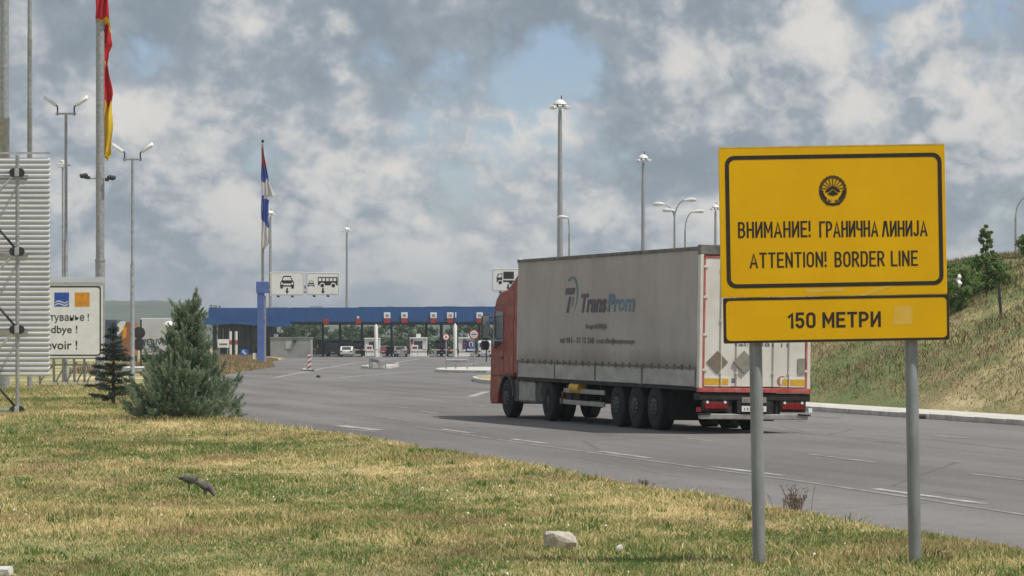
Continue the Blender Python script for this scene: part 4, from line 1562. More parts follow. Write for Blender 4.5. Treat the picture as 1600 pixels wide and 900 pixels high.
def cloth(name, c_):
    t = NT(name)
    f_ = t.noise(t.mapping(t.coords('Object'), sc=(6, 6, 1.2)), 1.0, 3, .5)
    t.put(t.p.inputs['Base Color'], t.mix(t.ramp(f_, .35, .7), c_, tuple(q * .78 for q in c_)))
    t.p.inputs['Roughness'].default_value = .75
    tr_ = t.n('ShaderNodeBsdfTranslucent')
    tr_.inputs['Color'].default_value = (*c_, 1)
    mx = t.n('ShaderNodeMixShader')
    mx.inputs[0].default_value = .3
    t.link(t.p.outputs[0], mx.inputs[1])
    t.link(tr_.outputs[0], mx.inputs[2])
    t.link(mx.outputs[0], t.t.nodes['Material Output'].inputs['Surface'])
    return t.m


c_red, c_yel, c_blu, c_whi = cloth('red flag cloth', (.70, .02, .03)), cloth('yellow flag cloth', (.88, .62, .03)), cloth('blue flag cloth', (.05, .10, .45)), cloth('white flag cloth', (.76, .74, .74))


def mk_paint(r_, t):
    if 27 < r_ < 43 + 6 * math.sin(t * 7):
        return 1 if t > .35 or r_ < 36 else 0
    if 93 < r_ < 108 and t < .75 + .3 * math.sin(r_):
        return 1 if r_ - 93 < 15 * (1 - t * .6) else 0
    if r_ > 148 + t * 16 + 5 * math.sin(t * 12):
        return 1
    return 0


limp_flag('red_yellow_flag', FPD, 150.8, [(-60, 174), (0, 168.5), (30, 168), (45, 170), (65, 172), (78, 166), (95, 165), (110, 168), (150, 172), (185, 171.5), (210, 171), (240, 170.5), (248, 165)], -60, 248, mk_paint, [c_red, c_yel], 'limp red and yellow flag hanging down the tall steel flagpole', depth=lambda r_: -.34 if r_ < 27 else (.12 if r_ > 42 else -.34 + .46 * (r_ - 27) / 15))

SFD = 272.0
p4_ = pole('flagpole', 410.5, SFD, 19.9, .13, 'distant flagpole with a red, blue and white flag above the blue column', (362,), .085, 'flagpole')
MB().lathe([(0, -.15), (.14, -.05), (.14, .1), (0, .2)], 10, Matrix.Translation((0, 0, 20.1))).build('finial', M['dark_steel'], p4_)


def sr_paint(r_, t):
    if r_ < 256 + 6 * t:
        return 0
    if r_ < 281 + 3 * math.sin(t * 6):
        return 1
    if r_ < 311 - 6 * (t < .3):
        return 2
    if r_ < 342 + 14 * t:
        return 1
    return 2


limp_flag('tricolour_flag', SFD, 408.6, [(231, 411.5), (245, 413.5), (258, 416), (280, 421), (296, 426), (306, 428.5), (309, 421), (318, 419.5), (345, 420.5), (372, 421.5), (384, 420), (388, 416)], 231, 388, sr_paint, [c_red, c_blu, c_whi], 'limp red, blue and white flag on the distant flagpole', step=2.0, fold=.06)


# street lamps with two heads on a T bar
def twin_lamp(px, py_top, d, label, extra=None):
    b = Vector((at(px, 0, d).x, d, 0))
    h = EYE + (HZ - py_top) * d / F
    e = empty('street_lamp', b, label, 'street lamp', 'twin-headed street lamps at the left')
    MB().lathe([(.13, -.1), (.13, .4), (.11, .45), (.10, h * .52), (.075, h * .53), (.065, h - .05), (0, h)], 12).build('shaft', M['galv'], e, smooth=True)
    MB().bx(-.46, .46, -.05, .05, h - .06, h + .02).build('cross_bar', M['galv'], e)
    for s_ in (-1, 1):
        MB().path([(s_ * .38, 0, h - .1), (s_ * .38, 0, h + .30), (s_ * .46, 0, h + .38)], .035, 8).build('arm', M['dark_steel'], e)
        hd = MB()
        c_, sn = math.cos(R(30)), math.sin(R(30))
        prof = [(0, -.04, .09), (.1, -.02, .13), (.35, 0, .19), (.58, .01, .17), (.66, .03, .09)]
        V, FC = [], []
        for l, dz, wd_ in prof:
            for yy, zz_ in ((-wd_, -.02), (-wd_ * .7, .09), (wd_ * .7, .09), (wd_, -.02), (wd_ * .8, -.07), (-wd_ * .8, -.07)):
                u, v = l, zz_ + dz
                V.append((s_ * (.44 + u * c_ - v * sn), yy, h + .38 + u * sn + v * c_))
        for i in range(len(prof) - 1):
            FC += [(i * 6 + k, i * 6 + (k + 1) % 6, (i + 1) * 6 + (k + 1) % 6, (i + 1) * 6 + k) for k in range(6)]
        FC += [tuple(range(6)), tuple(range(24, 30))]
        hd.add(V, FC).build('lamp_head', M['lamp_white'], e, smooth=True)
    return e


tl1 = twin_lamp(103, 177, 137, 'taller twin-headed street lamp, left of the red and yellow flag')
tl2 = twin_lamp(207, 248.5, 146, 'twin-headed street lamp right of the red and yellow flag, above the small spruce')
cd = 139.0
cp = empty('camera_pole', Vector((at(98, 0, cd).x, cd, 0)), 'slim pole with a white surveillance camera beside the tall twin lamp', 'camera pole')
hz_ = at(0, 262, cd).z
MB().tube((0, 0, -.1), (0, 0, hz_), .045, .04, n=10).build('shaft', M['galv'], cp, smooth=True)
MB().bx(-.22, .14, -.16, .16, hz_, hz_ + .2).build('camera_housing', M['lamp_white'], cp, bevel=.03)
MB().lathe([(.05, .2), (.11, .24), (.11, .32), (0, .37)], 10, Matrix.Translation((-.02, 0, hz_))).build('dome', M['lamp_white'], cp, smooth=True)
MB().bx(.14, .36, -.05, .05, hz_ + .08, hz_ + .14).build('bracket', M['galv'], cp)
# ------------------------------------------------------------------ border plaza
PD = 409.0
gp = lambda px, d=PD: (px - 800) * d / F
hp = lambda py, d=PD: EYE + (HZ - py) * d / F
GZ = ROAD_Z
CAN = empty('plaza_canopy', Vector((gp(326), PD, GZ)), 'long blue flat canopy over the border booths', 'canopy')
cx = lambda px: gp(px) - gp(326)
cz = lambda py: hp(py) - GZ
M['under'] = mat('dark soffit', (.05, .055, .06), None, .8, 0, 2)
for a, b, c_, d_ in ((326, 455, 482, 504), (455, 560, 480.5, 503), (560, 665, 479.5, 503), (665, 772, 479, 503), (772, 905, 478.5, 503), (905, 1010, 478, 503)):
    MB().bx(cx(a) + .004, cx(b) - .004, 0, .25, cz(d_), cz(c_)).build('fascia_panel', M['blue'], CAN)
MB().bx(cx(327), cx(1010), .26, 24, cz(482), cz(481)).build('roof_deck', M['blue'], CAN)
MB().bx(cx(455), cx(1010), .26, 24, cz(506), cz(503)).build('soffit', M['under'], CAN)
for a, b in ((480, 500), (600, 612), (690, 712), (745, 756)):
    MB().bx(cx(a), cx(b), 5, 8, cz(481), cz(477.5)).build('roof_light', M['galv_light'], CAN)
# lower roof at the left end
low_ = [(cx(306), cz(499)), (cx(326), cz(497)), (cx(360), cz(503)), (cx(455), cz(503)), (cx(455), cz(510)), (cx(430), cz(511)), (cx(366), cz(505.5)), (cx(340), cz(508)), (cx(308), cz(506))]
MB().prism(low_, lambda u, v, w: (u, w, v), -1.2, -.02).build('entrance_roof', M['blue'], CAN)
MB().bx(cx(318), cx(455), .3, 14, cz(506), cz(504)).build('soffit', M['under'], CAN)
for px, d_, w_ in ((333, 2, .5), (343, 2, .45), (352, 2, .5), (366, 2, .55), (375, 2, .5), (385, 2, .55), (394, 2, .5), (403, 2, .6), (420, 2, .6), (500, 6, .32), (527.5, 6, .35), (562, 6, .3), (609, 6, .3), (664, 6, .36), (688, 6, .4), (748, 6, .3), (820, 6, .35), (900, 6, .35)):
    MB().bx(cx(px) - w_ / 2, cx(px) + w_ / 2, d_, d_ + w_, 0, cz(505)).build('column', M['dark_steel'], CAN)
MB().bx(cx(330), cx(424), 9, 9.3, 0, cz(506)).build('back_wall', M['glass'], CAN)
for px in (338, 348, 360, 370, 380, 390, 398):
    MB().bx(cx(px) - .18, cx(px) + .18, 8.85, 8.98, 1.2, cz(512)).build('window_bay', M['galv_light'], CAN)
for px in (605, 632, 677.5, 703.5, 749.5):
    o = MB().bx(cx(px - 5), cx(px + 5), -.2, -.06, cz(497), cz(488)).build('lane_sign', M['white_panel'], CAN)
    MB().bx(cx(px - 2.5), cx(px + 2.5), -.22, -.2, cz(495), cz(491)).build('lane_symbol', M['grey_panel'], o)
    MB().bx(cx(px - 4.6), cx(px + 4.6), -.2, -.06, cz(504.5), cz(497.4)).build('lane_plate', M['red'], CAN)
for px in (509.5, 560):
    MB().bx(cx(px - 4), cx(px + 4), -.2, -.06, cz(506), cz(498)).build('lane_plate', M['red'], CAN)
MB().bx(cx(558), cx(561), -.2, -.06, cz(497.5), cz(494)).build('lane_sign', M['white_panel'], CAN)
MB().bx(cx(711), cx(713), -.2, -.06, cz(496), cz(488)).build('lane_sign', M['white_panel'], CAN)

grp = 'booths under the blue canopy'


def booth(px0, px1, py_top, d, label, pillar=None):
    w_ = gp(px1, d) - gp(px0, d)
    h = hp(py_top, d) - GZ
    e = empty('booth', Vector((gp((px0 + px1) / 2, d), d, GZ)), label, 'booth', grp)
    MB().bx(-w_ / 2, w_ / 2, 0, 3.2, .12, 1.05).build('lower_wall', M['white'], e)
    for s_ in (-1, 1):
        MB().bx(s_ * w_ / 2 - .06, s_ * w_ / 2 + .06, -.02, .1, 1.05, h - .2).build('corner_post', M['white'], e)
        MB().bx(s_ * w_ / 2 - .06, s_ * w_ / 2 + .06, 3.1, 3.22, 1.05, h - .2).build('corner_post', M['white'], e)
    MB().bx(-w_ / 2 + .5, w_ / 2 - .5, .02, .08, 1.05, h - .5).build('window', M['glass'], e)
    MB().bx(-w_ / 2, w_ / 2, .03, .07, h - .5, h - .2).build('window_header', M['white'], e)
    for s_ in (-1, 1):
        MB().bx(s_ * (w_ / 2 - .28) - .21, s_ * (w_ / 2 - .28) + .21, .0, .09, 1.05, h - .2).build('front_panel', M['white'], e)
        MB().bx(s_ * w_ / 2 - .04, s_ * w_ / 2 + .04, .1, 3.1, 1.05, h - .2).build('side_wall', M['white'], e)
    MB().bx(-w_ / 2 - .1, w_ / 2 + .1, -.15, 3.35, h - .2, h).build('roof', M['white'], e, bevel=.04)
    MB().bx(-w_ / 2 - .3, w_ / 2 + .3, -1.5, 4, -.01, .12).build('plinth', M['concrete'], e)
    MB().bx(-w_ / 2 - .15, w_ / 2 + .1, -1.2, -1.1, .62, .74).build('barrier_rail', M['dark_steel'], e)
    if pillar:
        px, pt, wd_ = pillar
        x = gp(px, d) - gp((px0 + px1) / 2, d)
        MB().lathe([(wd_ / 2, 0), (wd_ / 2, hp(pt + 4, d) - GZ), (0, hp(pt, d) - GZ)], 10, Matrix.Translation((x, -1.8, 0))).build('pillar', M['white'], e, smooth=True)
    return e


booth(570.5, 592, 528, 404, 'white booth with a tall white pillar at its right, beside the bent guardrail', (588.5, 506, .5))
b2 = booth(641, 666, 527, 402, 'white booth in the middle of the plaza with red round lights')
b3 = booth(717, 739, 527, 402, 'white booth next to the round signs, left of the red cab', (711.5, 505, .5))
for e_ in (b2, b3):
    for zq in (1.4, 1.85, 2.2):
        MB().tube((-.85 if e_ is b2 else -.2, -.02, zq), (-.85 if e_ is b2 else -.2, -.1, zq), .17, n=10).build('signal_light', M['red'] if zq < 2 else M['dark_steel'], e_)
MB().bx(-.3, .3, .8, 1.5, 2.6, 3.1).build('air_conditioner', M['white'], b2)
MB().bx(.3, .9, .8, 1.5, 2.6, 3.1).build('air_conditioner', M['white'], b3)

# grey cabin left of the lanes
gc = empty('grey_cabin', Vector((gp(454, 385), 385, GZ)), 'low grey flat-roofed cabin behind the blue column', 'cabin')
w_ = gp(486, 385) - gp(423, 385)
MB().bx(-w_ / 2, w_ / 2, 0, 4, 0, hp(528, 385) - GZ).build('wall', M['grey_panel'], gc)
MB().bx(-w_ / 2 - .1, w_ / 2 + .1, -.1, 4.1, hp(528, 385) - GZ, hp(526.8, 385) - GZ).build('roof', M['galv'], gc)
MB().bx(-.65, .15, -.05, -.005, hp(545, 385) - GZ, hp(533, 385) - GZ).build('notice_board', M['galv_light'], gc)
MB().bx(.35, .75, -.3, -.005, hp(535, 385) - GZ, hp(531, 385) - GZ).build('air_conditioner', M['dark_steel'], gc)
MB().bx(-2.2, -1.7, 1, 1.6, hp(527, 385) - GZ, hp(522, 385) - GZ).build('chimney', M['galv'], gc)

# poster boards before the left end of the canopy
for k, (px, lab) in enumerate(((321, 'pale poster board nearer the juniper, under the left end of the blue canopy'), (349, 'pale poster board nearer the blue column, under the left end of the canopy'))):
    e = empty('poster_board', Vector((gp(px, 370), 370, 0)), lab, 'notice board', 'poster boards by the canopy')
    MB().bx(-.7, .7, 0, .08, hp(543, 370), hp(530, 370)).build('board', M['white_panel'], e)
    MB().bx(-.5, .5, -.02, -.002, hp(539, 370), hp(536.5, 370)).build('faded_text', M['ink_soft'] if 'ink_soft' in M else M['grey_panel'], e)
    for s_ in (-.5, .5):
        MB().tube((s_, .04, -.1), (s_, .04, hp(543, 370)), .05, n=6).build('leg', M['galv'], e)
for k, (px, lab) in enumerate(((360, 'left one of two red and white marker posts by the canopy columns'), (369, 'right one of two red and white marker posts by the canopy columns'))):
    e = empty('marker_post', Vector((gp(px, 372), 372, -.1)), lab, 'marker post', 'red and white marker posts')
    for j in range(6):
        MB().tube((0, 0, j * .55), (0, 0, j * .55 + .55), .16, n=10).build('band', M['white'] if j not in (3,) else M['red'], e)

# blue gantry with lane signs
GD2 = 268.0
ga = empty('sign_gantry', Vector((gp(408.5, GD2), GD2, GZ)), 'pale blue cantilever gantry column with an arm behind the car and bus signs', 'gantry')
gz2 = lambda py: hp(py, GD2) - GZ
MB().bx(-.36, .26, -.3, .3, -.1, gz2(458)).build('column', M['blue_col'], ga, bevel=.03)
MB().bx(.262, .40, -.22, .22, -.1, gz2(462)).build('column_flange', M['galv'], ga)
MB().bx(-.45, .66, -.36, .36, gz2(458), gz2(440)).build('head', M['blue_col'], ga, bevel=.04)
MB().bx(.66, 6.9, -.1, .1, gz2(450), gz2(446)).build('arm', M['galv'], ga)
MB().bx(.66, 6.9, -.1, .1, gz2(458), gz2(455)).build('arm', M['galv'], ga)
for k in range(5):
    x = .8 + k * 1.2
    MB().tube((x, 0, gz2(457)), (x + 1.2, 0, gz2(447)), .04, n=6).build('lattice', M['galv'], ga)
MB().bx(-.75, -.45, -.2, .2, 0, 1.0).build('junction_box', M['white'], ga)


def lane_sign(px0, px1, py0, py1, d, label, draw):
    cxp = (px0 + px1) / 2
    e = empty('lane_sign', Vector((gp(cxp, d), d - .3, hp(py1, d))), label, 'road sign', 'white lane signs on gantries')
    k = d / F
    w_, h = (px1 - px0) * k / 2, (py1 - py0) * k
    MB().bx(-w_, w_, 0, .1, 0, h).build('panel', M['white_panel'], e, bevel=.02)
    MB().ring(rrect(-w_ + .06, w_ - .06, .06, h - .06, .1, 3), rrect(-w_ + .10, w_ - .10, .10, h - .10, .08, 3), lambda u, v, w: (u, -w, v), .002, .006).build('border', M['grey_panel'], e)
    fn = lambda px, py, w=.004: ((px - cxp) * k, -w, (py1 - py) * k)
    draw(e, fn)
    for px in (px0 + 12, px1 - 19):
        MB().tube(Vector(fn(px, py1 + 1, .35)), Vector(fn(px + 2.5, py1 + 1.5, .5)), .09, n=8).build('sign_lamp', M['dark_steel'], e)
    return e


def poly(e, fn, pts, m='black', name='pictogram', w=.004):
    return MB().add([fn(x, y, w) for x, y in pts], [tuple(range(len(pts)))]).build(name, M[m], e)


def disc(e, fn, x, y, r_, m='black', w=.007, name='pictogram'):
    poly(e, fn, [(x + r_ * math.cos(R(a)), y + r_ * math.sin(R(a))) for a in range(0, 360, 30)], m, name, w)


def arrow(e, fn, x, y):
    poly(e, fn, [(x - 1.3, y - 5), (x + 1.3, y - 5), (x + 1.3, y), (x + 3, y), (x, y + 4.5), (x - 3, y), (x - 1.3, y)], name='arrow')


def car_front(e, fn, x, y, s):
    q = lambda pts: [(x + a * s, y + b * s) for a, b in pts]
    poly(e, fn, q([(-11, 2), (-8.5, -2), (-6, -9), (6, -9), (8.5, -2), (11, 2), (11, 8), (-11, 8)]))
    poly(e, fn, q([(-5.2, -7), (5.2, -7), (7, -2), (-7, -2)]), 'white_panel', 'pictogram_glass', .007)
    poly(e, fn, q([(-6, 3.2), (6, 3.2), (6, 5.8), (-6, 5.8)]), 'white_panel', 'pictogram_grille', .007)
    for s_ in (-1, 1):
        disc(e, fn, x + s_ * 8.2 * s, y + 3.2 * s, 1.7 * s, 'white_panel', .008, 'pictogram_lamp')
        poly(e, fn, q([(s_ * 10.5, 8), (s_ * 6.5, 8), (s_ * 6.5, 11), (s_ * 10.5, 11)]), 'black', 'pictogram_wheel', .0045)


def bus(e, fn, x0, x1, y0, y1):
    poly(e, fn, [(x0, y0), (x1, y0), (x1, y1), (x0, y1)])
    n = 5
    for k in range(n):
        a = x0 + 1.2 + k * (x1 - x0 - 2) / n
        poly(e, fn, [(a, y0 + 1.6), (a + (x1 - x0) / n - 2, y0 + 1.6), (a + (x1 - x0) / n - 2, y0 + 6.3), (a, y0 + 6.3)], 'white_panel', 'pictogram_window', .007)
    for fx in (.22, .78):
        disc(e, fn, x0 + (x1 - x0) * fx, y1, 4.3, 'white_panel', .0075, 'pictogram_arch')
        disc(e, fn, x0 + (x1 - x0) * fx, y1 + .3, 3.0, 'black', .009, 'pictogram_wheel')


lane_sign(422.5, 475.5, 425, 462, GD2, 'white lane sign with one car symbol, nearest the pale blue column', lambda e, fn: (car_front(e, fn, 449, 440, 1.0), arrow(e, fn, 449, 455)))
lane_sign(478.5, 531, 426, 461.5, GD2, 'white lane sign with a small car and a bus symbol', lambda e, fn: (car_front(e, fn, 486.5, 443, .48), bus(e, fn, 497, 528, 433, 446), arrow(e, fn, 505, 455)))


def lorry_pic(e, fn):
    poly(e, fn, [(786.5, 424.5), (803, 424.5), (803, 436), (786.5, 436)])
    poly(e, fn, [(786, 438), (803, 438), (803, 441), (786, 441)], 'navy')
    poly(e, fn, [(776, 434), (778, 428), (785, 427), (785, 440), (776, 441)])
    poly(e, fn, [(777.5, 433.5), (779.3, 429.2), (783.7, 428.5), (783.7, 433.5)], 'white_panel', 'pictogram_window', .007)
    disc(e, fn, 781.5, 441.3, 4, 'white_panel', .0075, 'pictogram_arch')
    disc(e, fn, 781.5, 441.5, 2.9, 'black', .009, 'pictogram_wheel')
    disc(e, fn, 798, 441.5, 2.9, 'black', .009, 'pictogram_wheel')
    arrow(e, fn, 794, 449)


lane_sign(768.5, 822, 420, 455.5, GD2, 'white lane sign with a lorry symbol, above the red cab', lorry_pic)
g2 = empty('sign_gantry', Vector((gp(832, GD2), GD2, GZ)), 'gantry column of the lorry lane sign, hidden behind the grey trailer', 'gantry')
MB().bx(-.36, .26, -.3, .3, -.1, gz2(458)).build('column', M['blue_col'], g2, bevel=.03)
MB().bx(-3.6, .3, -.1, .1, gz2(450), gz2(440)).build('arm', M['galv'], g2)


# delineator
dp = ground_pt(483.5, 580)
dl = empty('delineator', dp, 'red and white striped delineator post standing alone on the asphalt', 'delineator')
hd_ = 1.12
MB().bx(-.12, .12, -.03, .03, .06, hd_).build('board', M['white'], dl, bevel=.02)
for k in range(3):
    z = .22 + k * .33
    MB().prism([(-.121, z - .06), (.121, z + .08), (.121, z + .2), (-.121, z + .06)], lambda u, v, w: (u, -w, v), .0305, .034).build('stripe', M['red'], dl)
MB().bx(-.32, .32, -.2, .2, 0, .07).build('foot', M['rubber'], dl, bevel=.02)
rb = ground_pt(472.5, 579)
tag(MB().path([(0, 0, -.03), (.05, 0, .06), (.12, .02, .1), (.2, 0, .04), (.24, 0, -.03)], [.09, .12, .1, .1, .05], 7).build('rubble', M['concrete'], None, smooth=True, loc=rb), 'small lump of debris on the asphalt left of the striped delineator', 'debris')
rb = ground_pt(495.5, 590)
tag(MB().path([(0, 0, -.02), (.02, 0, .05), (.05, 0, .09), (.12, 0, .05), (.16, 0, -.02)], [.05, .08, .08, .08, .03], 7).build('rubble', M['dark_steel'], None, smooth=True, loc=rb), 'tiny dark clod on the asphalt below the striped delineator', 'debris')


# guard rails
def guardrail(name, pts, label, z=.55):
    e = empty(name, Vector(pts[0]), label, 'guardrail', 'guardrail ends before the booths')
    P = [Vector(p) - Vector(pts[0]) for p in pts]
    m_ = MB()
    prof = [(-.15, .0), (-.1, .05), (-.03, .05), (0, .0), (.03, .05), (.1, .05), (.15, 0)]
    V, FC = [], []
    for p in P:
        for v, w in prof:
            V.append((p.x, p.y - w, z + v + p.z))
    n = len(prof)
    for i in range(len(P) - 1):
        FC += [(i * n + k, i * n + k + 1, (i + 1) * n + k + 1, (i + 1) * n + k) for k in range(n - 1)]
    m_.add(V, FC).build('beam', M['galv'], e, smooth=True)
    for p in P[::1]:
        MB().bx(p.x - .05, p.x + .05, p.y + .02, p.y + .14, -.1 + p.z, z + .12 + p.z).build('post', M['galv'], e)
    return e


gd = 222.0
guardrail('guardrail', [(gp(577.5, gd), gd, GZ + .1), (gp(583, gd), gd - 1.5, GZ + .1), (gp(594, gd), gd - 2, GZ), (gp(603, gd), gd - 1, GZ - .12)], 'short bent guardrail end in front of the left white booth')
MB_ = MB().bx(-.5, .5, -.3, .3, 0, .45)
tag(MB_.build('concrete_block', M['concrete'], None, bevel=.05, loc=(gp(590, gd), gd, GZ)), 'concrete block under the bent guardrail end', 'block')
gd = 205.0
guardrail('guardrail', [(gp(697, gd), gd, GZ + .12), (gp(712, gd), gd, GZ + .12), (gp(730, gd), gd, GZ + .12)], 'straight low guardrail on the concrete island left of the red cab')


def round_sign(px, py, r_px, d, label, inner, base_py, plate=None):
    k = d / F
    e = empty('round_sign', Vector((gp(px, d), d, hp(base_py, d))), label, 'road sign', 'round signs before the booths')
    h = (base_py - py) * k
    r_ = r_px * k
    MB().tube((0, 0, -.1), (0, 0, h), .04, n=8).build('post', M['galv'], e)
    MB().tube((0, -.05, h), (0, -.075, h), r_, n=28).build('rim_disc', M['red'], e)
    MB().tube((0, -.0755, h), (0, -.08, h), r_ * .74, n=28).build('face', M['white_panel'], e)
    fn = lambda x, y, w: (x * r_, -.082 - w, h + y * r_)
    inner(e, fn)
    return e


def in_customs(e, fn):
    MB().prism([(-.6, -.09), (.6, -.09), (.6, .09), (-.6, .09)], fn, 0, .004).build('bar', M['black'], e)
    for v in (.34, -.34):
        MB().prism([(-.42, v - .07), (.42, v - .07), (.42, v + .07), (-.42, v + .07)], fn, 0, .004).build('word_bar', M['grey_panel'], e)


def in_digit(e, fn):
    MB().ring(rrect(-.3, .3, -.38, .38, .2, 3), rrect(-.12, .12, -.2, .2, .1, 3), fn, 0, .004).build('digit', M['red'], e)


round_sign(740.5, 522.5, 8.0, 224, 'larger round red-rimmed customs sign with a black bar, left of the red cab', in_customs, 571)
round_sign(697, 526.5, 5.6, 210, 'smaller round red-rimmed sign, left of the white pillar', in_digit, 581)
e = empty('round_sign', Vector((gp(382, 300), 300, 0)), 'blue round sign with a white arrow beside the blue column', 'road sign')
h = hp(551, 300)
MB().tube((0, 0, -.1), (0, 0, h), .04, n=8).build('post', M['galv'], e)
MB().tube((0, -.05, h), (0, -.08, h), .42, n=24).build('disc', mat('sign blue', (.03, .15, .55), None, .4, 0, 5), e)
MB().prism([(-.2, .22), (.05, .22), (-.02, .12), (.22, -.12), (.12, -.24), (-.14, .0), (-.22, -.05)], lambda u, v, w: (u, -.081 - w, h + v), 0, .004).build('arrow', M['white'], e)
e = empty('information_sign', Vector((gp(736, 300), 300, GZ)), 'dark blue rectangular information sign below the customs sign', 'road sign')
h = hp(550, 300) - GZ
MB().tube((0, 0, -.1), (0, 0, h), .04, n=8).build('post', M['galv'], e)
MB().bx(-.55, .55, -.1, -.05, h, h + 1.15).build('panel', mat('sign navy', (.015, .035, .16), None, .4, 0, 5), e)
MB().ring(rrect(-.2, .2, h + .5, h + 1.05, .15, 4), rrect(-.1, .1, h + .45, h + .95, .09, 4), lambda u, v, w: (u, -w, v), .1, .105).build('symbol', M['white'], e)
MB().bx(-.4, .4, -.105, -.1, h + .12, h + .32).build('text_bar', M['white'], e)
e = empty('traffic_signal', Vector((gp(760, 300), 300, GZ)), 'dark traffic signal box on a post, touching the cab outline', 'traffic light')
h = hp(512, 300) - GZ
MB().tube((0, 0, -.1), (0, 0, h), .07, n=8).build('post', M['dark_steel'], e)
MB().bx(-.32, .32, -.25, .1, h, h + 1.35).build('housing', mat('signal housing', (.03, .035, .06), None, .6, 0, 5), e, bevel=.04)
for k in range(3):
    MB().tube((0, -.25, h + .25 + k * .42), (0, -.36, h + .25 + k * .42), .15, n=12).build('lens_hood', M['dark_steel'], e)
e = empty('traffic_signal', Vector((gp(217.5, 170), 170, 0)), 'pair of black round signal backs on a post between the orange and white lorries', 'traffic light')
MB().tube((.1, 0, -.1), (.1, 0, 3.1), .05, n=8).build('post', M['dark_steel'], e)
for zz_ in (hp(520, 170), hp(538, 170)):
    MB().lathe([(0, -.1), (.33, -.08), (.35, 0), (.2, .15), (0, .18)], 16, Matrix.Translation((0, 0, zz_)) @ Matrix.Rotation(R(-90), 4, 'X')).build('signal_head', M['dark_steel'], e, smooth=True)


# vehicles waiting under the canopy
M['car_white'] = mat('white car paint', (.72, .72, .70), None, .3, 0, 2, coat=.3)
M['car_dark'] = mat('dark car paint', (.03, .033, .04), None, .25, 0, 2, coat=.3)
M['car_silver'] = mat('silver car paint', (.42, .43, .44), None, .3, .4, 2, coat=.3)
M['car_red'] = mat('red car paint', (.35, .03, .03), None, .3, 0, 2, coat=.3)


M['chassis'] = M.get('chassis', M['dark_steel'])


def car(px, d, m, label, van=False):
    e = empty('parked_car' if not van else 'delivery_van', Vector((gp(px, d), d, GZ)), label, 'car' if not van else 'van', 'vehicles waiting at the booths')
    H_, Lc = (1.45, 4.3) if not van else (2.2, 5.2)
    if van:
        pr = [(0, .35), (0, 1.9), (.25, H_), (3.6, H_), (4.4, 1.25), (Lc, 1.0), (Lc, .35)]
        gl = [(3.3, 1.3), (3.3, 1.95), (3.75, 1.95), (4.25, 1.3)]
    else:
        pr = [(0, .35), (0, .85), (.5, .95), (1.0, H_ - .05), (1.5, H_), (2.5, H_ - .02), (3.3, .95), (Lc - .1, .8), (Lc, .35)]
        gl = [(.75, .95), (1.1, 1.33), (2.45, 1.35), (3.05, .95)]
    MB().prism(pr, lambda u, v, w: (w, u, v), -.85, .85).build('body', M[m], e, bevel=.09)
    for s_ in (-1, 1):
        MB().prism(gl, lambda u, v, w, s_=s_: (s_ * (.852 + w), u, v), 0, .006).build('side_window', M['glass'], e)
        for y in (.8, Lc - .85):
            MB().lathe([(0, -.1), (.2, -.1), (.31, -.1), (.33, -.06), (.33, .06), (.31, .1), (.2, .1), (0, .09)], 16, Matrix.Translation((s_ * .76, y, .33)) @ Matrix.Rotation(R(90) * s_, 4, 'Y')).build('wheel', M['rubber'], e, smooth=True)
        MB().bx(s_ * .65 - .14, s_ * .65 + .14, -.02, .05, .68, .85).build('tail_lamp', M['tail_red'], e)
    if van:
        MB().bx(-.65, .65, -.012, .02, 1.35, 1.9).build('rear_window', M['glass'], e)
    else:
        MB().add([(-.62, .46, .98), (.62, .46, .98), (.55, .93, 1.36), (-.55, .93, 1.36)], [(0, 1, 2, 3)]).build('rear_window', M['glass'], e)
    MB().bx(-.26, .26, -.025, .0, .52, .64).build('number_plate', M['white'], e)
    return e


car(625, 408, 'car_silver', 'silver car waiting between the two left booths')
car(612, 430, 'car_dark', 'dark car queueing behind the silver car between the left booths')
car(560, 425, 'car_dark', 'dark van waiting left of the first white booth', True)
car(690, 415, 'car_dark', 'dark van in the lane right of the middle booth', True)
car(757, 398, 'car_white', 'white van peeping out left of the red cab', True)
car(541, 400, 'car_white', 'small white car at the left end of the lanes')
for k, (px, lab) in enumerate(((502, 'dark slatted fence panel right of the grey cabin'), (533, 'dark slatted fence panel left of the first booth lane'))):
    e = empty('dark_fence', Vector((gp(px, 430), 430, GZ)), lab, 'fence', 'dark fence panels beyond the lanes')
    for j in range(14):
        MB().bx(-1.35 + j * .2, -1.22 + j * .2, 0, .05, .05, 2.35).build('slat', M['dark_steel'], e)
    for z in (.3, 2.1):
        MB().bx(-1.4, 1.5, .06, .12, z, z + .1).build('rail', M['dark_steel'], e)

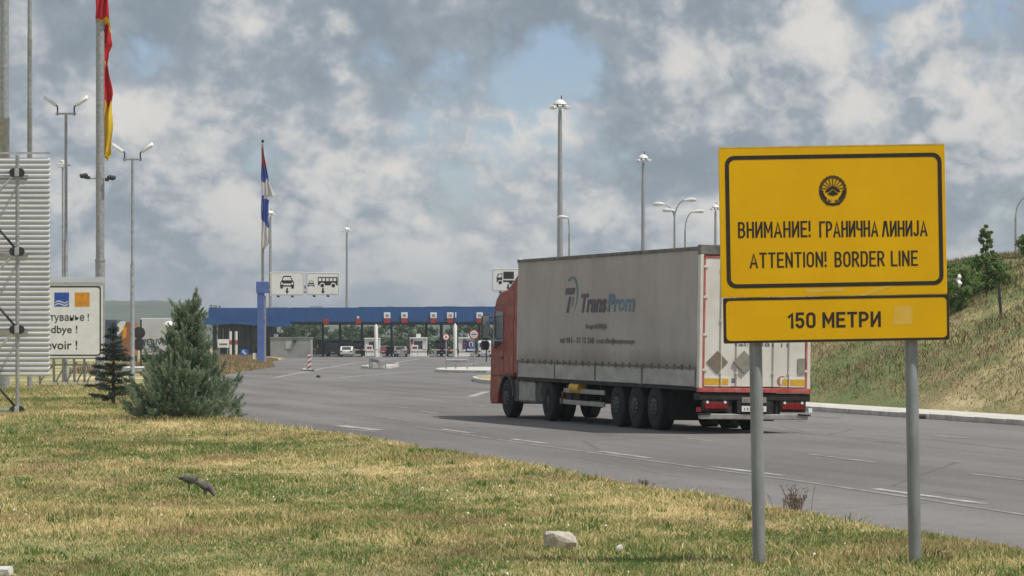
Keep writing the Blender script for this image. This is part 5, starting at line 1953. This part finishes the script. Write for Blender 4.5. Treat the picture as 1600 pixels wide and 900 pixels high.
car(655, 440, 'car_dark', 'dark van queueing behind the middle booth', True)
car(598, 445, 'car_red', 'red car queueing beyond the left booth')
car(520, 412, 'car_dark', 'dark van standing by the slatted fence right of the grey cabin', True)
car(728, 440, 'car_dark', 'dark van behind the booth next to the round signs', True)
M['stripe_red'] = M['red']
for px, lab in ((553, 'raised-off striped barrier boom left of the first booth'), (628, 'striped barrier boom between the left and middle booth'), (680, 'striped barrier boom right of the middle booth')):
    e = empty('barrier_boom', Vector((gp(px, 398), 398, GZ)), lab.replace('raised-off ', ''), 'barrier', 'striped barrier booms at the lanes')
    MB().bx(-.18, .18, -.2, .2, 0, 1.1).build('cabinet', M['grey_panel'], e, bevel=.03)
    for j in range(6):
        MB().bx(.18 + j * .5, .68 + j * .5, -.05, .05, .92, 1.02).build('boom_section', M['white'] if j % 2 == 0 else M['red'], e)
for px, py, lab in ((648, 541, 'small white notice board on legs in front of the middle booth'), (577, 543, 'small white notice board on legs in front of the left booth')):
    e = empty('notice_board', Vector((gp(px, 392), 392, GZ)), lab, 'notice board')
    MB().bx(-.45, .45, 0, .06, .9, 1.6).build('board', M['white_panel'], e)
    MB().bx(-.3, .3, -.01, -.001, 1.1, 1.4).build('print', M['red'], e)
    for s_ in (-.35, .35):
        MB().tube((s_, .03, 0), (s_, .03, .9), .03, n=6).build('leg', M['galv'], e)
# lorries parked at the left
def box_truck(px0, px1, py_top, d, m, label, front=None, text=None, rz=0.0):
    k = d / F
    w_ = (px1 - px0) * k
    h = hp(py_top, d)
    e = empty('box_lorry', Vector((gp((px0 + px1) / 2, d), d, 0)), label, 'truck', 'lorries parked beyond the spruce', rot=(0, 0, rz))
    MB().bx(-w_ / 2, w_ / 2, 0, 2.5, 1.05, h).build('box_body', m, e, bevel=.03)
    MB().bx(-w_ / 2, w_ / 2, .3, 2.2, .7, 1.04).build('chassis', M['chassis'], e)
    for x in np.arange(-w_ / 2 + .6, w_ / 2 - .3, 1.35):
        for y in (.2, 2.3):
            MB().lathe([(0, -.15), (.3, -.15), (.47, -.14), (.5, -.08), (.5, .08), (.47, .14), (.3, .15), (0, .1)], 16, Matrix.Translation((x, y, .5)) @ Matrix.Rotation(R(90), 4, 'X')).build('wheel', M['rubber'], e, smooth=True)
    if text:
        for body_, x0, x1, yb, yt in text:
            lettering('lettering', body_, M['navy'], e, lambda u, v, w: (u, -.002 - w, v), ((x0 - (px0 + px1) / 2) * k, (x1 - (px0 + px1) / 2) * k, hp(yb, d), hp(yt, d)), bold=.02)
    return e


M['trk_white'] = mat('white lorry body', (.66, .65, .64), (.58, .57, .56), .5, 0, .8)
M['trk_brown'] = mat('brown orange tarp', (.34, .15, .07), (.25, .12, .07), .7, 0, 1.2)
M['trk_blue'] = mat('grey blue tarp', (.10, .12, .16), (.07, .085, .12), .7, 0, 1.2)
box_truck(220, 300, 497, 190, M['trk_white'], 'white box lorry with dark lettering behind the juniper', text=(('PERIVK', 223, 262, 539, 530), ('KU', 226, 238, 551, 544)))
e = box_truck(189, 207.5, 503, 176, M['trk_brown'], 'orange brown lorry behind the lamp post, above the small spruce')
MB().prism([(-.55, 2.2), (-.2, 2.6), (-.05, 3.05), (-.35, 3.08), (-.55, 2.9)], lambda u, v, w: (u, -w, v), .004, .02).build('white_flash', M['white'], e)
MB().prism([(-.30, 2.0), (-.05, 2.1), (.0, 2.7), (-.2, 2.75)], lambda u, v, w: (u, -w, v), .004, .021).build('orange_flash', M['orange'], e)
box_truck(161, 183, 499.5, 186, M['trk_blue'], 'dull blue tarpaulin lorry at the edge of the farewell billboard')
guardrail('guardrail', [(gp(184, 165), 165, 0), (gp(202, 165), 165.5, 0), (gp(222, 165), 166, 0)], 'light guardrail piece at the foot of the lamp post behind the spruce', .35)
e = empty('white_globe_lamp', Vector((gp(264, 150), 150, 0)), 'white globe lamp on a post, glimpsed through the juniper top', 'lamp')
MB().tube((0, 0, -.1), (0, 0, hp(517, 150)), .05, n=8).build('post', M['galv'], e)
MB().lathe([(0, -.3), (.2, -.24), (.3, -.1), (.31, .05), (.24, .2), (.1, .29), (0, .31)], 16, Matrix.Translation((0, 0, hp(511, 150)))).build('globe', M['lamp_white'], e, smooth=True)

# ------------------------------------------------------------------ tall masts and curved lamps
def mast(px, py, d, label, proto=None):
    h = hp(py, d)
    if proto is not None:
        s = h / proto['h']
        return copy_tree(proto, Vector((gp(px, d), d, 0)), label, scale=s)
    e = empty('light_mast', Vector((gp(px, d), d, 0)), label, 'light mast', 'tall light masts with lamp crowns')
    e['h'] = h
    MB().lathe([(.42, -.5), (.38, 0), (.30, h * .5), (.22, h - .6), (.15, h)], 12).build('shaft', M['galv'], e, smooth=True)
    MB().lathe([(.25, h + .55), (.72, h + .58), (.68, h + .72), (.45, h + .98), (.2, h + 1.12), (0, h + 1.16)], 16).build('crown_dome', M['lamp_white'], e, smooth=True)
    MB().lathe([(.62, h + .34), (.70, h + .34), (.70, h + .54), (.62, h + .54)], 16).build('crown_ring', M['dark_steel'], e)
    for k in range(8):
        t = 2 * math.pi * k / 8
        MB().box((.92 * math.cos(t), .92 * math.sin(t), h + .30), (.46, .40, .28), (0, R(14), t)).build('floodlight', M['lamp_white'], e, bevel=.03)
    MB().tube((.15, 0, h + 1.1), (.15, 0, h + 1.55), .06, n=6).build('beacon', M['dark_steel'], e)
    return e


m0 = mast(875, 172, 320, 'tallest light mast, rising above the front half of the grey trailer')
mast(1005, 254, 420, 'second tallest light mast, above the rear half of the grey trailer', m0)
mast(1118, 329, 540, 'light mast just left of the yellow sign edge', m0)
mast(542, 363, 630, 'light mast right of the car and bus lane signs', m0)
mast(422.5, 338, 565, 'light mast just right of the distant flagpole', m0)


def curved_lamp(px, py, d, arms, label):
    h = hp(py, d)
    e = empty('street_lamp', Vector((gp(px, d), d, 0)), label, 'street lamp', 'curved-arm street lamps')
    MB().lathe([(.14, -.3), (.12, .5), (.075, h - 1.4), (0, h - 1.35)], 10).build('shaft', M['galv'], e, smooth=True)
    for s_, ln, rise in arms:
        pts = [(s_ * ln * (1 - math.cos(t)), .02 * s_, h - 1.5 + rise * math.sin(t)) for t in np.linspace(0, math.pi / 2, 8)]
        MB().path(pts, .05, 6).build('arm', M['galv'], e)
        q = Vector(pts[-1])
        MB().path([q + Vector((s_ * a, 0, b)) for a, b in ((-.05, 0), (.15, .03), (.5, .05), (.75, .02), (.85, 0))], [(.05, .05), (.11, .12), (.14, .17), (.10, .13), (.03, .03)], 8).build('lamp_head', M['lamp_white'], e, smooth=True)
    return e


curved_lamp(1054, 313, 217, ((1, .75, 1.5), (-1, .75, 1.2), (-1, .05, .75)), 'double-armed curved street lamp above the trailer roof')
curved_lamp(1070.5, 331, 236, ((1, .65, 1.5),), 'single-armed curved street lamp next to the double-armed one')
curved_lamp(889.5, 338, 246, ((-1, .15, 1.4),), 'short-armed street lamp beside the tallest mast')
curved_lamp(1587, 308, 205, ((1, .75, 1.5),), 'street lamp beyond the grassy bank at the right edge')
# ------------------------------------------------------------------ plants
def leaf_mat(name, c1, c2, c3, trans=.25, rough=.6):
    t = NT(name)
    a = t.n('ShaderNodeAttribute', attribute_name='rnd').outputs['Fac']
    r_ = t.n('ShaderNodeValToRGB')
    t.link(a, r_.inputs[0])
    el_ = r_.color_ramp.elements
    el_[0].color, el_[1].color = (*c1, 1), (*c3, 1)
    el_.new(.5).color = (*c2, 1)
    t.put(t.p.inputs['Base Color'], r_.outputs[0])
    t.p.inputs['Roughness'].default_value = rough
    t.p.inputs['Specular IOR Level'].default_value = .3
    tr_ = t.n('ShaderNodeBsdfTranslucent')
    t.link(r_.outputs[0], tr_.inputs['Color'])
    mx = t.n('ShaderNodeMixShader')
    mx.inputs[0].default_value = trans
    t.link(t.p.outputs[0], mx.inputs[1])
    t.link(tr_.outputs[0], mx.inputs[2])
    t.link(mx.outputs[0], t.t.nodes['Material Output'].inputs['Surface'])
    return t.m


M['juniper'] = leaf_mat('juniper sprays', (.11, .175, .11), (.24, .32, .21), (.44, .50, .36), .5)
M['spruce'] = leaf_mat('spruce needles', (.03, .055, .042), (.06, .09, .07), (.11, .145, .115), .15)
M['leaf'] = leaf_mat('green leaves', (.12, .19, .06), (.18, .27, .09), (.26, .36, .13), .45)
M['leaf_far'] = leaf_mat('far leaves', (.06, .10, .04), (.10, .15, .06), (.14, .19, .08), .35)


def unit(v):
    return v / np.maximum(np.linalg.norm(v, axis=-1, keepdims=True), 1e-9)


def tri_needles(P, D, ln, wd, rnd):
    """slim triangles from P along D"""
    n = len(P)
    s = unit(np.cross(D, rng.normal(size=(n, 3)))) * (wd / 2)[:, None]
    V = np.stack([P - s, P + s, P + D * ln[:, None]], 1).reshape(-1, 3)
    return V, np.arange(3 * n).reshape(n, 3), np.repeat(rnd, 3)


def leaf_quads(P, size, rnd, flat=.0):
    n = len(P)
    a = unit(rng.normal(size=(n, 3)))
    b = unit(np.cross(a, rng.normal(size=(n, 3))))
    a, b = a * size[:, None], b * size[:, None] * .55
    V = np.stack([P - a, P + b, P + a, P - b], 1).reshape(-1, 3)
    return V, np.arange(4 * n).reshape(n, 4), np.repeat(rnd, 4)


# juniper: upswept feathery sprays round a leaning leader
JD = 71.0
jb = Vector((at(288, 0, JD).x, JD, 0))
jun = empty('juniper', jb, 'bushy blue green juniper with a wispy top, standing at the road edge', 'conifer')
MB().path([(0, 0, -.1), (.02, .02, .8), (.05, 0, 1.6), (.10, .02, 2.4), (.14, 0, 2.85)], [.10, .08, .055, .03, .012], 8).build('trunk', M['bark'], jun)
ks = F / JD
hs = np.array([(657 - q) / ks for q in (657, 640, 610, 585, 560, 530, 500, 475, 455, 446)])
rl = np.array([74, 82, 84, 76, 62, 48, 30, 20, 8, 4]) / ks
rr_ = np.array([70, 92, 88, 76, 60, 42, 32, 26, 22, 14]) / ks
Vs, Fs, As = [], [], []
off = 0
hs = np.array([(657 - q) / ks for q in (660, 645, 615, 590, 565, 540, 515, 490, 468, 446)])
rl = np.array([68, 84, 86, 78, 60, 40, 24, 15, 8, 3]) / ks
rr_ = np.array([74, 96, 94, 80, 58, 38, 24, 17, 12, 8]) / ks
# boughs: each sweeps out and up and carries a plume of sprays
boughs = []
for k in range(290):
    u = (k + rng.random()) / 290
    h = 2.7 * u ** 1.3
    az = rng.uniform(0, 2 * np.pi)
    R_ = np.interp(h, hs, rr_ if math.cos(az) > 0 else rl) * (.8 + .2 * abs(math.cos(az)))
    R_ *= rng.choice([rng.uniform(.25, .75), rng.uniform(.65, .95), rng.uniform(.85, 1.16)])
    boughs.append((h, az, R_))
boughs += [(2.75, .3, .10), (2.95, .2, .14), (3.05, .1, .24), (2.85, .0, .20), (2.55, 2.9, .26), (2.7, 3.0, .36), (2.45, 3.1, .30), (2.35, .0, .34)]
for h, az, R_ in boughs:
    d = np.array([math.cos(az), math.sin(az), 0.0])
    ctr = np.array([.12 * (h / 2.9) ** 2, 0, 0])
    tip = ctr + d * R_ + np.array([0, 0, h + .10])
    rt = ctr + d * max(R_ - .42, R_ * .3) + np.array([0, 0, max(h - .38, .04)])
    tone = rng.uniform(.1, .95)
    for j in range(7 if h < 2.3 else 4):
        t = rng.random() ** .6
        q = rt + (tip - rt) * t + rng.normal(size=3) * .075 * (1.2 - t)
        ax = unit((tip - rt) * 1.3 + np.array([0, 0, .45]) + rng.normal(size=3) * .30)
        L_ = rng.uniform(.16, .36)
        nb = int(170 * L_ + 22)
        tt = rng.random(nb) ** .8
        side = rng.normal(size=(nb, 3))
        side = unit(side - (side @ ax)[:, None] * ax)
        P = q + ax * (tt * L_)[:, None] + side * (.06 * (1 - tt * .8) * rng.random(nb))[:, None]
        P[:, 2] = np.maximum(P[:, 2], .02)
        D = unit(ax + side * rng.uniform(.2, .7, nb)[:, None])
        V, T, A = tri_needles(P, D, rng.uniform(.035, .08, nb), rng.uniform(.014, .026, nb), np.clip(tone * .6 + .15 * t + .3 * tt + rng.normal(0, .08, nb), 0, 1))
        Vs.append(V)
        Fs.append(T + off)
        As.append(A)
        off += len(V)
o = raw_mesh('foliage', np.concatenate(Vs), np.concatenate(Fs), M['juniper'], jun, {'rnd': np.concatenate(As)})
o['kind'] = 'stuff'

jun.scale = (.95, .95, .95)
# young spruce with open whorls
SPD = 88.5
sb = Vector((at(177, 0, SPD).x, SPD, 0))
spr = empty('spruce', sb, 'small sparse dark spruce with open whorls left of the juniper', 'conifer')
HS = (633 - 508) * SPD / F
MB().path([(0, 0, -.05), (.01, 0, HS * .5), (0, 0, HS)], [.06, .04, .01], 7).build('trunk', M['bark'], spr)
Vs, Fs, As = [], [], []
off = 0
tw = MB()
for lev in np.linspace(.10, .93, 10):
    z = HS * lev
    rad = (1 - lev) ** .85 * .90 + .06
    nb_ = 7 if lev < .7 else 5
    ph = rng.uniform(0, 6)
    for k in range(nb_):
        az = ph + 2 * np.pi * k / nb_ + rng.normal() * .2
        r2 = rad * rng.uniform(.72, 1.12)
        d = np.array([math.cos(az), math.sin(az), rng.uniform(-.12, .28)])
        a0 = np.array([0, 0, z + rng.normal() * .04])
        tip = a0 + d * r2
        tw.tube(a0, tip, .014, .004, 5)
        nn = int(420 * r2 + 90)
        t = rng.random(nn) ** .7
        side = rng.normal(size=(nn, 3)) * np.array([1, 1, .45])
        wd_ = .15 * (1 - t * .6)
        P = a0 + d * (t * r2)[:, None] + unit(side) * (wd_ * rng.random(nn))[:, None]
        V, T, A = tri_needles(P, unit(d + unit(side) * .9), rng.uniform(.05, .09, nn), rng.uniform(.012, .02, nn), np.clip(rng.normal(.45, .22, nn), 0, 1))
        Vs.append(V)
        Fs.append(T + off)
        As.append(A)
        off += len(V)
nn = 240
t = rng.random(nn)
P = np.stack([rng.normal(0, .03, nn), rng.normal(0, .03, nn), HS * (.88 + .13 * t)], -1)
V, T, A = tri_needles(P, unit(np.stack([rng.normal(0, .6, nn), rng.normal(0, .6, nn), np.ones(nn)], -1)), np.full(nn, .07), np.full(nn, .016), rng.random(nn))
Vs.append(V); Fs.append(T + off); As.append(A)
tw.build('twigs', M['bark'], spr)['kind'] = 'stuff'
raw_mesh('foliage', np.concatenate(Vs), np.concatenate(Fs), M['spruce'], spr, {'rnd': np.concatenate(As)})['kind'] = 'stuff'


def leafy(name, base, h, rad, nl, size, m, label, cat, group, trunk=.12, low=.0, clumps=26, seed=0, squash=1.0):
    """trunk, limbs and clumps of leaves spread unevenly through the crown"""
    r_ = np.random.default_rng(seed)
    e = empty(name, Vector(base), label, cat, group)
    tk = MB().path([(0, 0, -.15), (.02 * h, 0, h * .25), (-.01 * h, .02, h * .55), (.02 * h, 0, h * .86)], [trunk, trunk * .75, trunk * .45, trunk * .12], 7)
    C = []
    for k in range(clumps):
        z = h * (low + (1 - low) * r_.random() ** .8)
        prof = math.sin(math.pi * min(max((z / h - low * .6) / (1.02 - low * .6), .03), .99)) ** .6
        az = r_.uniform(0, 2 * np.pi)
        q = rad * prof * math.sqrt(r_.random()) * 1.0
        c_ = np.array([q * math.cos(az), q * math.sin(az) * squash, z])
        C.append((c_, rad * r_.uniform(.16, .34)))
        if k % 2 == 0:
            tk.tube((0, 0, max(z * .55, .05)), tuple(c_), trunk * .3, trunk * .06, 5)
    tk.build('trunk', M['bark'], e)
    Vs, Fs, As, off = [], [], [], 0
    per = nl // clumps
    for c_, s in C:
        P = c_ + unit(r_.normal(size=(per, 3))) * (s * r_.random(per) ** .55)[:, None] * np.array([1, 1, .8])
        tone = r_.uniform(.25, .75)
        V, T, A = leaf_quads(P, r_.uniform(.6, 1.2, per) * size, np.clip(r_.normal(tone, .16, per), 0, 1))
        Vs.append(V); Fs.append(T + off); As.append(A)
        off += len(V)
    o = raw_mesh('crown', np.concatenate(Vs), np.concatenate(Fs), m, e, {'rnd': np.concatenate(As)})
    o['kind'] = 'stuff'
    return e


g = 'bushes on top of the grassy bank'


def on_bank(px, py_base, d):
    x = gp(px, d)
    return Vector((x, d, float(zg(x, d))))


for px, d_, h_, rad_, nl_, lab, sd in (
        (1474, 97, 1.5, .85, 3800, 'green bush on the bank mostly hidden behind the yellow sign', 8),
        (1503, 95, 1.25, .75, 3000, 'low green bush on the bank with a white bag, touching the yellow sign edge', 3),
        (1527, 98, 1.05, .75, 2600, 'low green bush on the bank at the foot of the slender sapling', 4),
        (1554, 97, .85, .6, 2200, 'low green bush on the bank, by the dark fence post', 6),
        (1607, 101, 1.0, .4, 1100, 'green bush at the right edge beyond the street lamp', 9)):
    leafy('leafy_bush', on_bank(px, 0, d_), h_, rad_, nl_, .06, M['leaf'], lab, 'bush', g, .05, .0, 46, sd)
leafy('sapling_tree', on_bank(1541, 0, 96), 2.2, .34, 2600, .055, M['leaf'], 'slender leafy sapling rising above the bushes on the bank', 'tree', None, .04, .12, 46, 5)
fp = on_bank(1563, 0, 90)
tag(MB().path([(.05, 0, -.3), (.0, 0, .4), (-.04, 0, .95)], [.045, .045, .04], 7).build('fence_post', M['dark_steel'], None, loc=fp), 'single dark leaning fence post on the bank right of the bushes', 'post')
bag = on_bank(1498.5, 0, 94)
tag(MB().path([(0, 0, .85), (.04, 0, .95), (-.03, .03, 1.05), (.02, 0, 1.16), (.0, 0, 1.25)], [(.03, .03), (.10, .05), (.08, .06), (.11, .04), (.03, .02)], 7).build('plastic_bag', M['lamp_white'], None, smooth=True, loc=bag), 'white plastic bag caught in the bush next to the yellow sign', 'bag')

# trees beyond the plaza
k = 0
for px, d, h, w_ in ((336, 520, 7.5, 5), (438, 500, 5.2, 3.2), (462, 505, 5.5, 3.6), (487, 510, 5.2, 3.4), (516, 520, 4.3, 3.5), (545, 525, 4.6, 3.5), (575, 520, 4.2, 3.5), (615, 515, 5.0, 3.6), (640, 520, 5.2, 3.8), (668, 520, 4.4, 3.4), (725, 510, 5.3, 3.6), (755, 515, 4.8, 3.5), (178, 420, 4.5, 1.6)):
    k += 1
    lab = '%s from the left of the green trees seen under the blue canopy' % 'x x first second third fourth fifth sixth seventh eighth ninth tenth eleventh twelfth'.split()[k]
    if px == 178:
        lab = 'small green tree top peeping over the dull blue lorry'
    elif px == 336:
        lab = 'green tree behind the left end of the blue canopy'
    leafy('distant_tree', Vector((gp(px, d), d, -.1)), h, w_, 1500, .30, M['leaf_far'], lab, 'tree', 'trees beyond the booths' if px not in (178, 336) else None, .16, .1, 22, 20 + k)

# added leafy screen for the dark band of vehicles and shade beyond the lanes
e = empty('leaf_screen', Vector((-20, 505, -.12)), 'added dark green leafy screen behind the lanes, in place of the dark band of vehicles and shade', 'leaf_screen')
tk = MB()
for x in np.arange(-27, 33, 1.5):
    tk.tube((x, 0, 0), (x + random.uniform(-.2, .2), 0, 1.6), .05, .02, 5)
tk.build('stems', M['bark'], e)['kind'] = 'stuff'
n = 9000
P = np.stack([rng.uniform(-28, 34, n), rng.uniform(-.8, .8, n), 2.5 * rng.random(n) ** .8 * (1 + .08 * rng.normal(size=n))], -1)
V, T, A = leaf_quads(P, rng.uniform(.15, .32, n), rng.random(n) * .5)
raw_mesh('leaves', V, T, M['leaf_far'], e, {'rnd': A})['kind'] = 'stuff'

# dry weeds by the right post
def weed(px, py, n, h, label, m='bank_grass'):
    b = ground_pt(px, py, 0)
    b.z = float(zg(b.x, b.y))
    mb = MB()
    for i in range(n):
        a = random.uniform(0, 6.28)
        l = random.uniform(.1, .45) * h
        hh = h * random.uniform(.45, 1.0)
        p0_ = Vector((random.gauss(0, .08), random.gauss(0, .08), -.02))
        p1__ = p0_ + Vector((math.cos(a) * l * .4, math.sin(a) * l * .4, hh * .6))
        p2__ = p0_ + Vector((math.cos(a) * l, math.sin(a) * l, hh))
        mb.path([p0_, p1__, p2__], [.004, .003, .0015], 3)
        for j in range(4):
            q = p1__.lerp(p2__, random.random())
            mb.tube(q, q + Vector((random.gauss(0, .03), random.gauss(0, .03), random.uniform(.01, .05))), .004, .001, 3)
    o = mb.build('dry_weed', M['weed'], None, loc=b)
    return tag(o, label, 'weed')


M['weed'] = mat('dry brown stalks', (.17, .115, .07), (.10, .075, .045), .9, 0, 30)
weed(1242, 799, 46, .36, 'dry brown weed tuft at the asphalt edge between the sign posts')
weed(1009, 747, 14, .16, 'tiny dry weed at the asphalt edge left of the sign')
weed(1465, 882, 14, .14, 'small dark weed at the foot of the right sign post')

# stones and litter
def stone(name, px, py, pts, m, label, cat, z=0.0):
    b = ground_pt(px, py, 0)
    b.z = float(zg(b.x, b.y))
    mb = MB()
    bm = bmesh.new()
    for p in pts:
        bm.verts.new(p)
    bmesh.ops.convex_hull(bm, input=bm.verts)
    bmesh.ops.subdivide_edges(bm, edges=bm.edges, cuts=2, use_grid_fill=True)
    for v in bm.verts:
        v.co += Vector([mnoise.noise(v.co * 14 + Vector((i * 7, 0, 0))) * .014 for i in range(3)])
    bm.verts.index_update()
    mb.add([v.co.copy() for v in bm.verts], [tuple(v.index for v in f.verts) for f in bm.faces])
    bm.free()
    return tag(mb.build(name, m, None, loc=b), label, cat)


M['stone'] = mat('pale limestone', (.50, .45, .38), (.33, .29, .24), .9, 0, 9, bump=.8, bscale=30, bdist=.02)
stone('rock', 877, 858, [(-.15, -.05, -.05), (-.14, .10, -.05), (-.15, -.04, .13), (-.13, .11, .15), (-.07, -.09, -.05), (-.075, -.085, .145), (-.02, -.12, .08), (.13, -.12, .07), (.15, -.06, -.05), (.08, .10, .15), (.14, .06, .10), (.1, .12, -.05), (-.03, .1, .158)], M['stone'], 'pale angular rock lying in the grass left of the sign', 'rock')
stone('litter', 968, 863, [(-.035, 0, 0), (.03, 0, 0), (0, .03, 0), (-.03, 0, .06), (.025, 0, .065), (.035, .02, .04), (0, .03, .065)], M['lamp_white'], 'crumpled white paper in the grass right of the rock', 'litter')
stone('litter', 1295, 888, [(-.02, 0, 0), (.02, 0, 0), (0, .02, 0), (-.015, 0, .03), (.02, 0, .035)], M['lamp_white'], 'tiny white scrap in the grass between the sign posts', 'litter')
stone('kerb_stone', 3, 898, [(-.25, -.1, 0), (.07, -.1, 0), (.08, .1, 0), (-.25, .1, 0), (-.25, -.1, .07), (.06, -.1, .06), (.06, .1, .07), (-.25, .1, .06)], M['concrete'], 'pale stone corner in the grass at the bottom left', 'stone')
for k, (px, py) in enumerate(((1305, 644.5), (1388, 650), (1440, 654.5))):
    b = ground_pt(px, py, ROAD_Z)
    tag(MB().path([(-.08, 0, -.02), (-.03, .02, .05), (.03, 0, .06), (.09, 0, -.02)], [.03, .06, .07, .03], 6).build('debris', M['bark'], None, loc=b), ('small brown clod by the kerb, nearest the truck', 'small brown clod by the kerb in the middle of the three', 'small brown clod by the kerb, nearest the right sign post')[k], 'debris')

# ------------------------------------------------------------------ pigeons
M['feather'] = mat('grey brown feathers', (.09, .075, .075), (.15, .135, .135), .8, 0, 18)
M['wing'] = mat('grey wing', (.32, .325, .35), (.19, .19, .21), .75, 0, 16)


def pigeon(px, py, rz, label, head_down):
    b = ground_pt(px, py, 0)
    b.z = float(zg(b.x, b.y))
    e = empty('pigeon', b, label, 'bird', 'pigeons feeding in the grass', rot=(0, 0, rz))
    e.scale = (.82, .82, .82)
    up = .045
    if head_down:
        sp = [(-.16, 0, .19), (-.12, 0, .185), (-.08, 0, .175), (-.035, 0, .16), (.01, 0, .145), (.05, 0, .125), (.08, 0, .10), (.10, 0, .075), (.115, 0, .05), (.128, 0, .03), (.138, 0, .015)]
    else:
        sp = [(-.16, 0, .17), (-.12, 0, .165), (-.08, 0, .155), (-.035, 0, .145), (.01, 0, .14), (.05, 0, .14), (.08, 0, .15), (.10, 0, .165), (.115, 0, .18), (.13, 0, .185), (.145, 0, .18)]
    sp = [(x, y, z + up) for x, y, z in sp]
    rd = [(.03, .008), (.034, .016), (.046, .034), (.060, .054), (.066, .064), (.060, .060), (.046, .048), (.033, .036), (.026, .028), (.024, .025), (.012, .013)]
    MB().path(sp, rd, 12).build('body', M['feather'], e, smooth=True)
    hx_, hz2 = sp[9][0], sp[9][2]
    dz = -.3 if head_down else -.12
    for s_ in (-1, 1):
        w = MB().path([(-.15, s_ * .026, sp[0][2] + .012), (-.07, s_ * .056, sp[2][2] + .015), (.0, s_ * .068, sp[4][2] + .01), (.05, s_ * .06, sp[5][2])], [(.008, .008), (.012, .032), (.014, .044), (.008, .02)], 8)
        w.build('wing', M['wing'], e, smooth=True)
        MB().path([(-.01, s_ * .025, .10 + up), (-.005, s_ * .026, .05), (.005, s_ * .026, .0), (.03, s_ * .028, -.005)], [.013, .006, .005, .004], 6).build('leg', M['cab_dark'], e)
        MB().lathe([(0, 0), (.0045, .001), (0, .003)], 6, Matrix.Translation((hx_, s_ * .023, hz2 + .004)) @ Matrix.Rotation(R(-90 * s_), 4, 'X')).build('eye', M['orange'], e)
    t_ = Vector(sp[10])
    MB().path([t_, t_ + Vector((.014, 0, dz * .035)), t_ + Vector((.024, 0, dz * .08))], [.008, .005, .0015], 6).build('beak', M['dark_steel'], e)
    zt = sp[0][2]
    MB().add([(-.13, -.022, zt), (-.13, .022, zt), (-.235, .036, zt + .022), (-.235, -.036, zt + .022), (-.13, -.022, zt - .01), (-.13, .022, zt - .01), (-.235, .036, zt + .016), (-.235, -.036, zt + .016)], [(0, 1, 2, 3), (4, 7, 6, 5), (0, 4, 5, 1), (1, 5, 6, 2), (2, 6, 7, 3), (3, 7, 4, 0)]).build('tail', M['tailf'], e)
    return e


M['tailf'] = mat('dark tail feathers', (.03, .028, .03), None, .8, 0, 18)
pigeon(296, 768, R(12), 'rear pigeon of the two, standing at the left with its tail to the left', False)
pigeon(321, 779, R(-22), 'front pigeon of the two, head down with grey wings', True)
# ------------------------------------------------------------------ distant hills
HAZE = .00021
th = NT('wooded hills')
w = th.coords('World')
f = th.noise(th.mapping(w, sc=(.012, .004, .02)), 1.0, 5, .6)
th.put(th.p.inputs['Base Color'], th.mix(th.ramp(f, .4, .6), (.04, .07, .045), (.085, .105, .055)))
th.p.inputs['Roughness'].default_value = 1
M['hills'] = th.m
d0 = 2600.0
ridge = [(-900, 478), (-400, 470), (0, 478), (100, 474), (165, 471), (205, 470), (235, 467), (262, 468), (285, 474), (310, 484), (345, 490), (400, 484), (440, 478), (470, 480), (520, 490), (640, 498), (760, 500), (900, 506), (1200, 500), (1700, 494), (2600, 488)]
px = np.linspace(-900, 2600, 700)
py = np.interp(px, [r_[0] for r_ in ridge], [r_[1] for r_ in ridge])
kk = np.hanning(19) / np.hanning(19).sum()
py = np.convolve(np.pad(py, 9, mode='edge'), kk, mode='valid')
py = py + .7 * np.sin(px / 33.0) + .35 * np.sin(px / 12.1 + 1) + rng.normal(0, .28, len(px))
V, FC = [], []
for i, (a, b) in enumerate(zip(px, py)):
    top = at(a, b, d0)
    for k, t in enumerate((0, .25, .5, .75, 1.0, 1.25)):
        y = d0 - 900 + 900 * t
        z = (top.z) * math.sin(min(t, 1.0) * math.pi / 2) * (1 if t <= 1 else .8)
        V.append((top.x * y / d0, y, z - .5 + (.8 * math.sin(a / 21 + k * 2.2) if 0 < t < 1 else 0)))
    if i:
        o = (i - 1) * 6
        FC += [(o + k, o + k + 1, o + 7 + k, o + 6 + k) for k in range(5)]
struct(raw_mesh('hills', np.array(V), np.array(FC), M['hills'], smooth=True))

# ------------------------------------------------------------------ summer haze
hzb = MB().bx(-3200, 3200, -60, 4400, -3.0, 72).build('haze', None, mats=[])
hm = bpy.data.materials.new('haze')
hm.use_nodes = True
ht = hm.node_tree
ht.nodes.clear()
ho = ht.nodes.new('ShaderNodeOutputMaterial')
hv = ht.nodes.new('ShaderNodeVolumePrincipled')
hv.inputs['Color'].default_value = (.80, .88, .97, 1)
hv.inputs['Density'].default_value = HAZE
hv.inputs['Anisotropy'].default_value = .2
ht.links.new(hv.outputs[0], ho.inputs['Volume'])
hzb.data.materials.clear()
hzb.data.materials.append(hm)
struct(hzb, 'stuff')
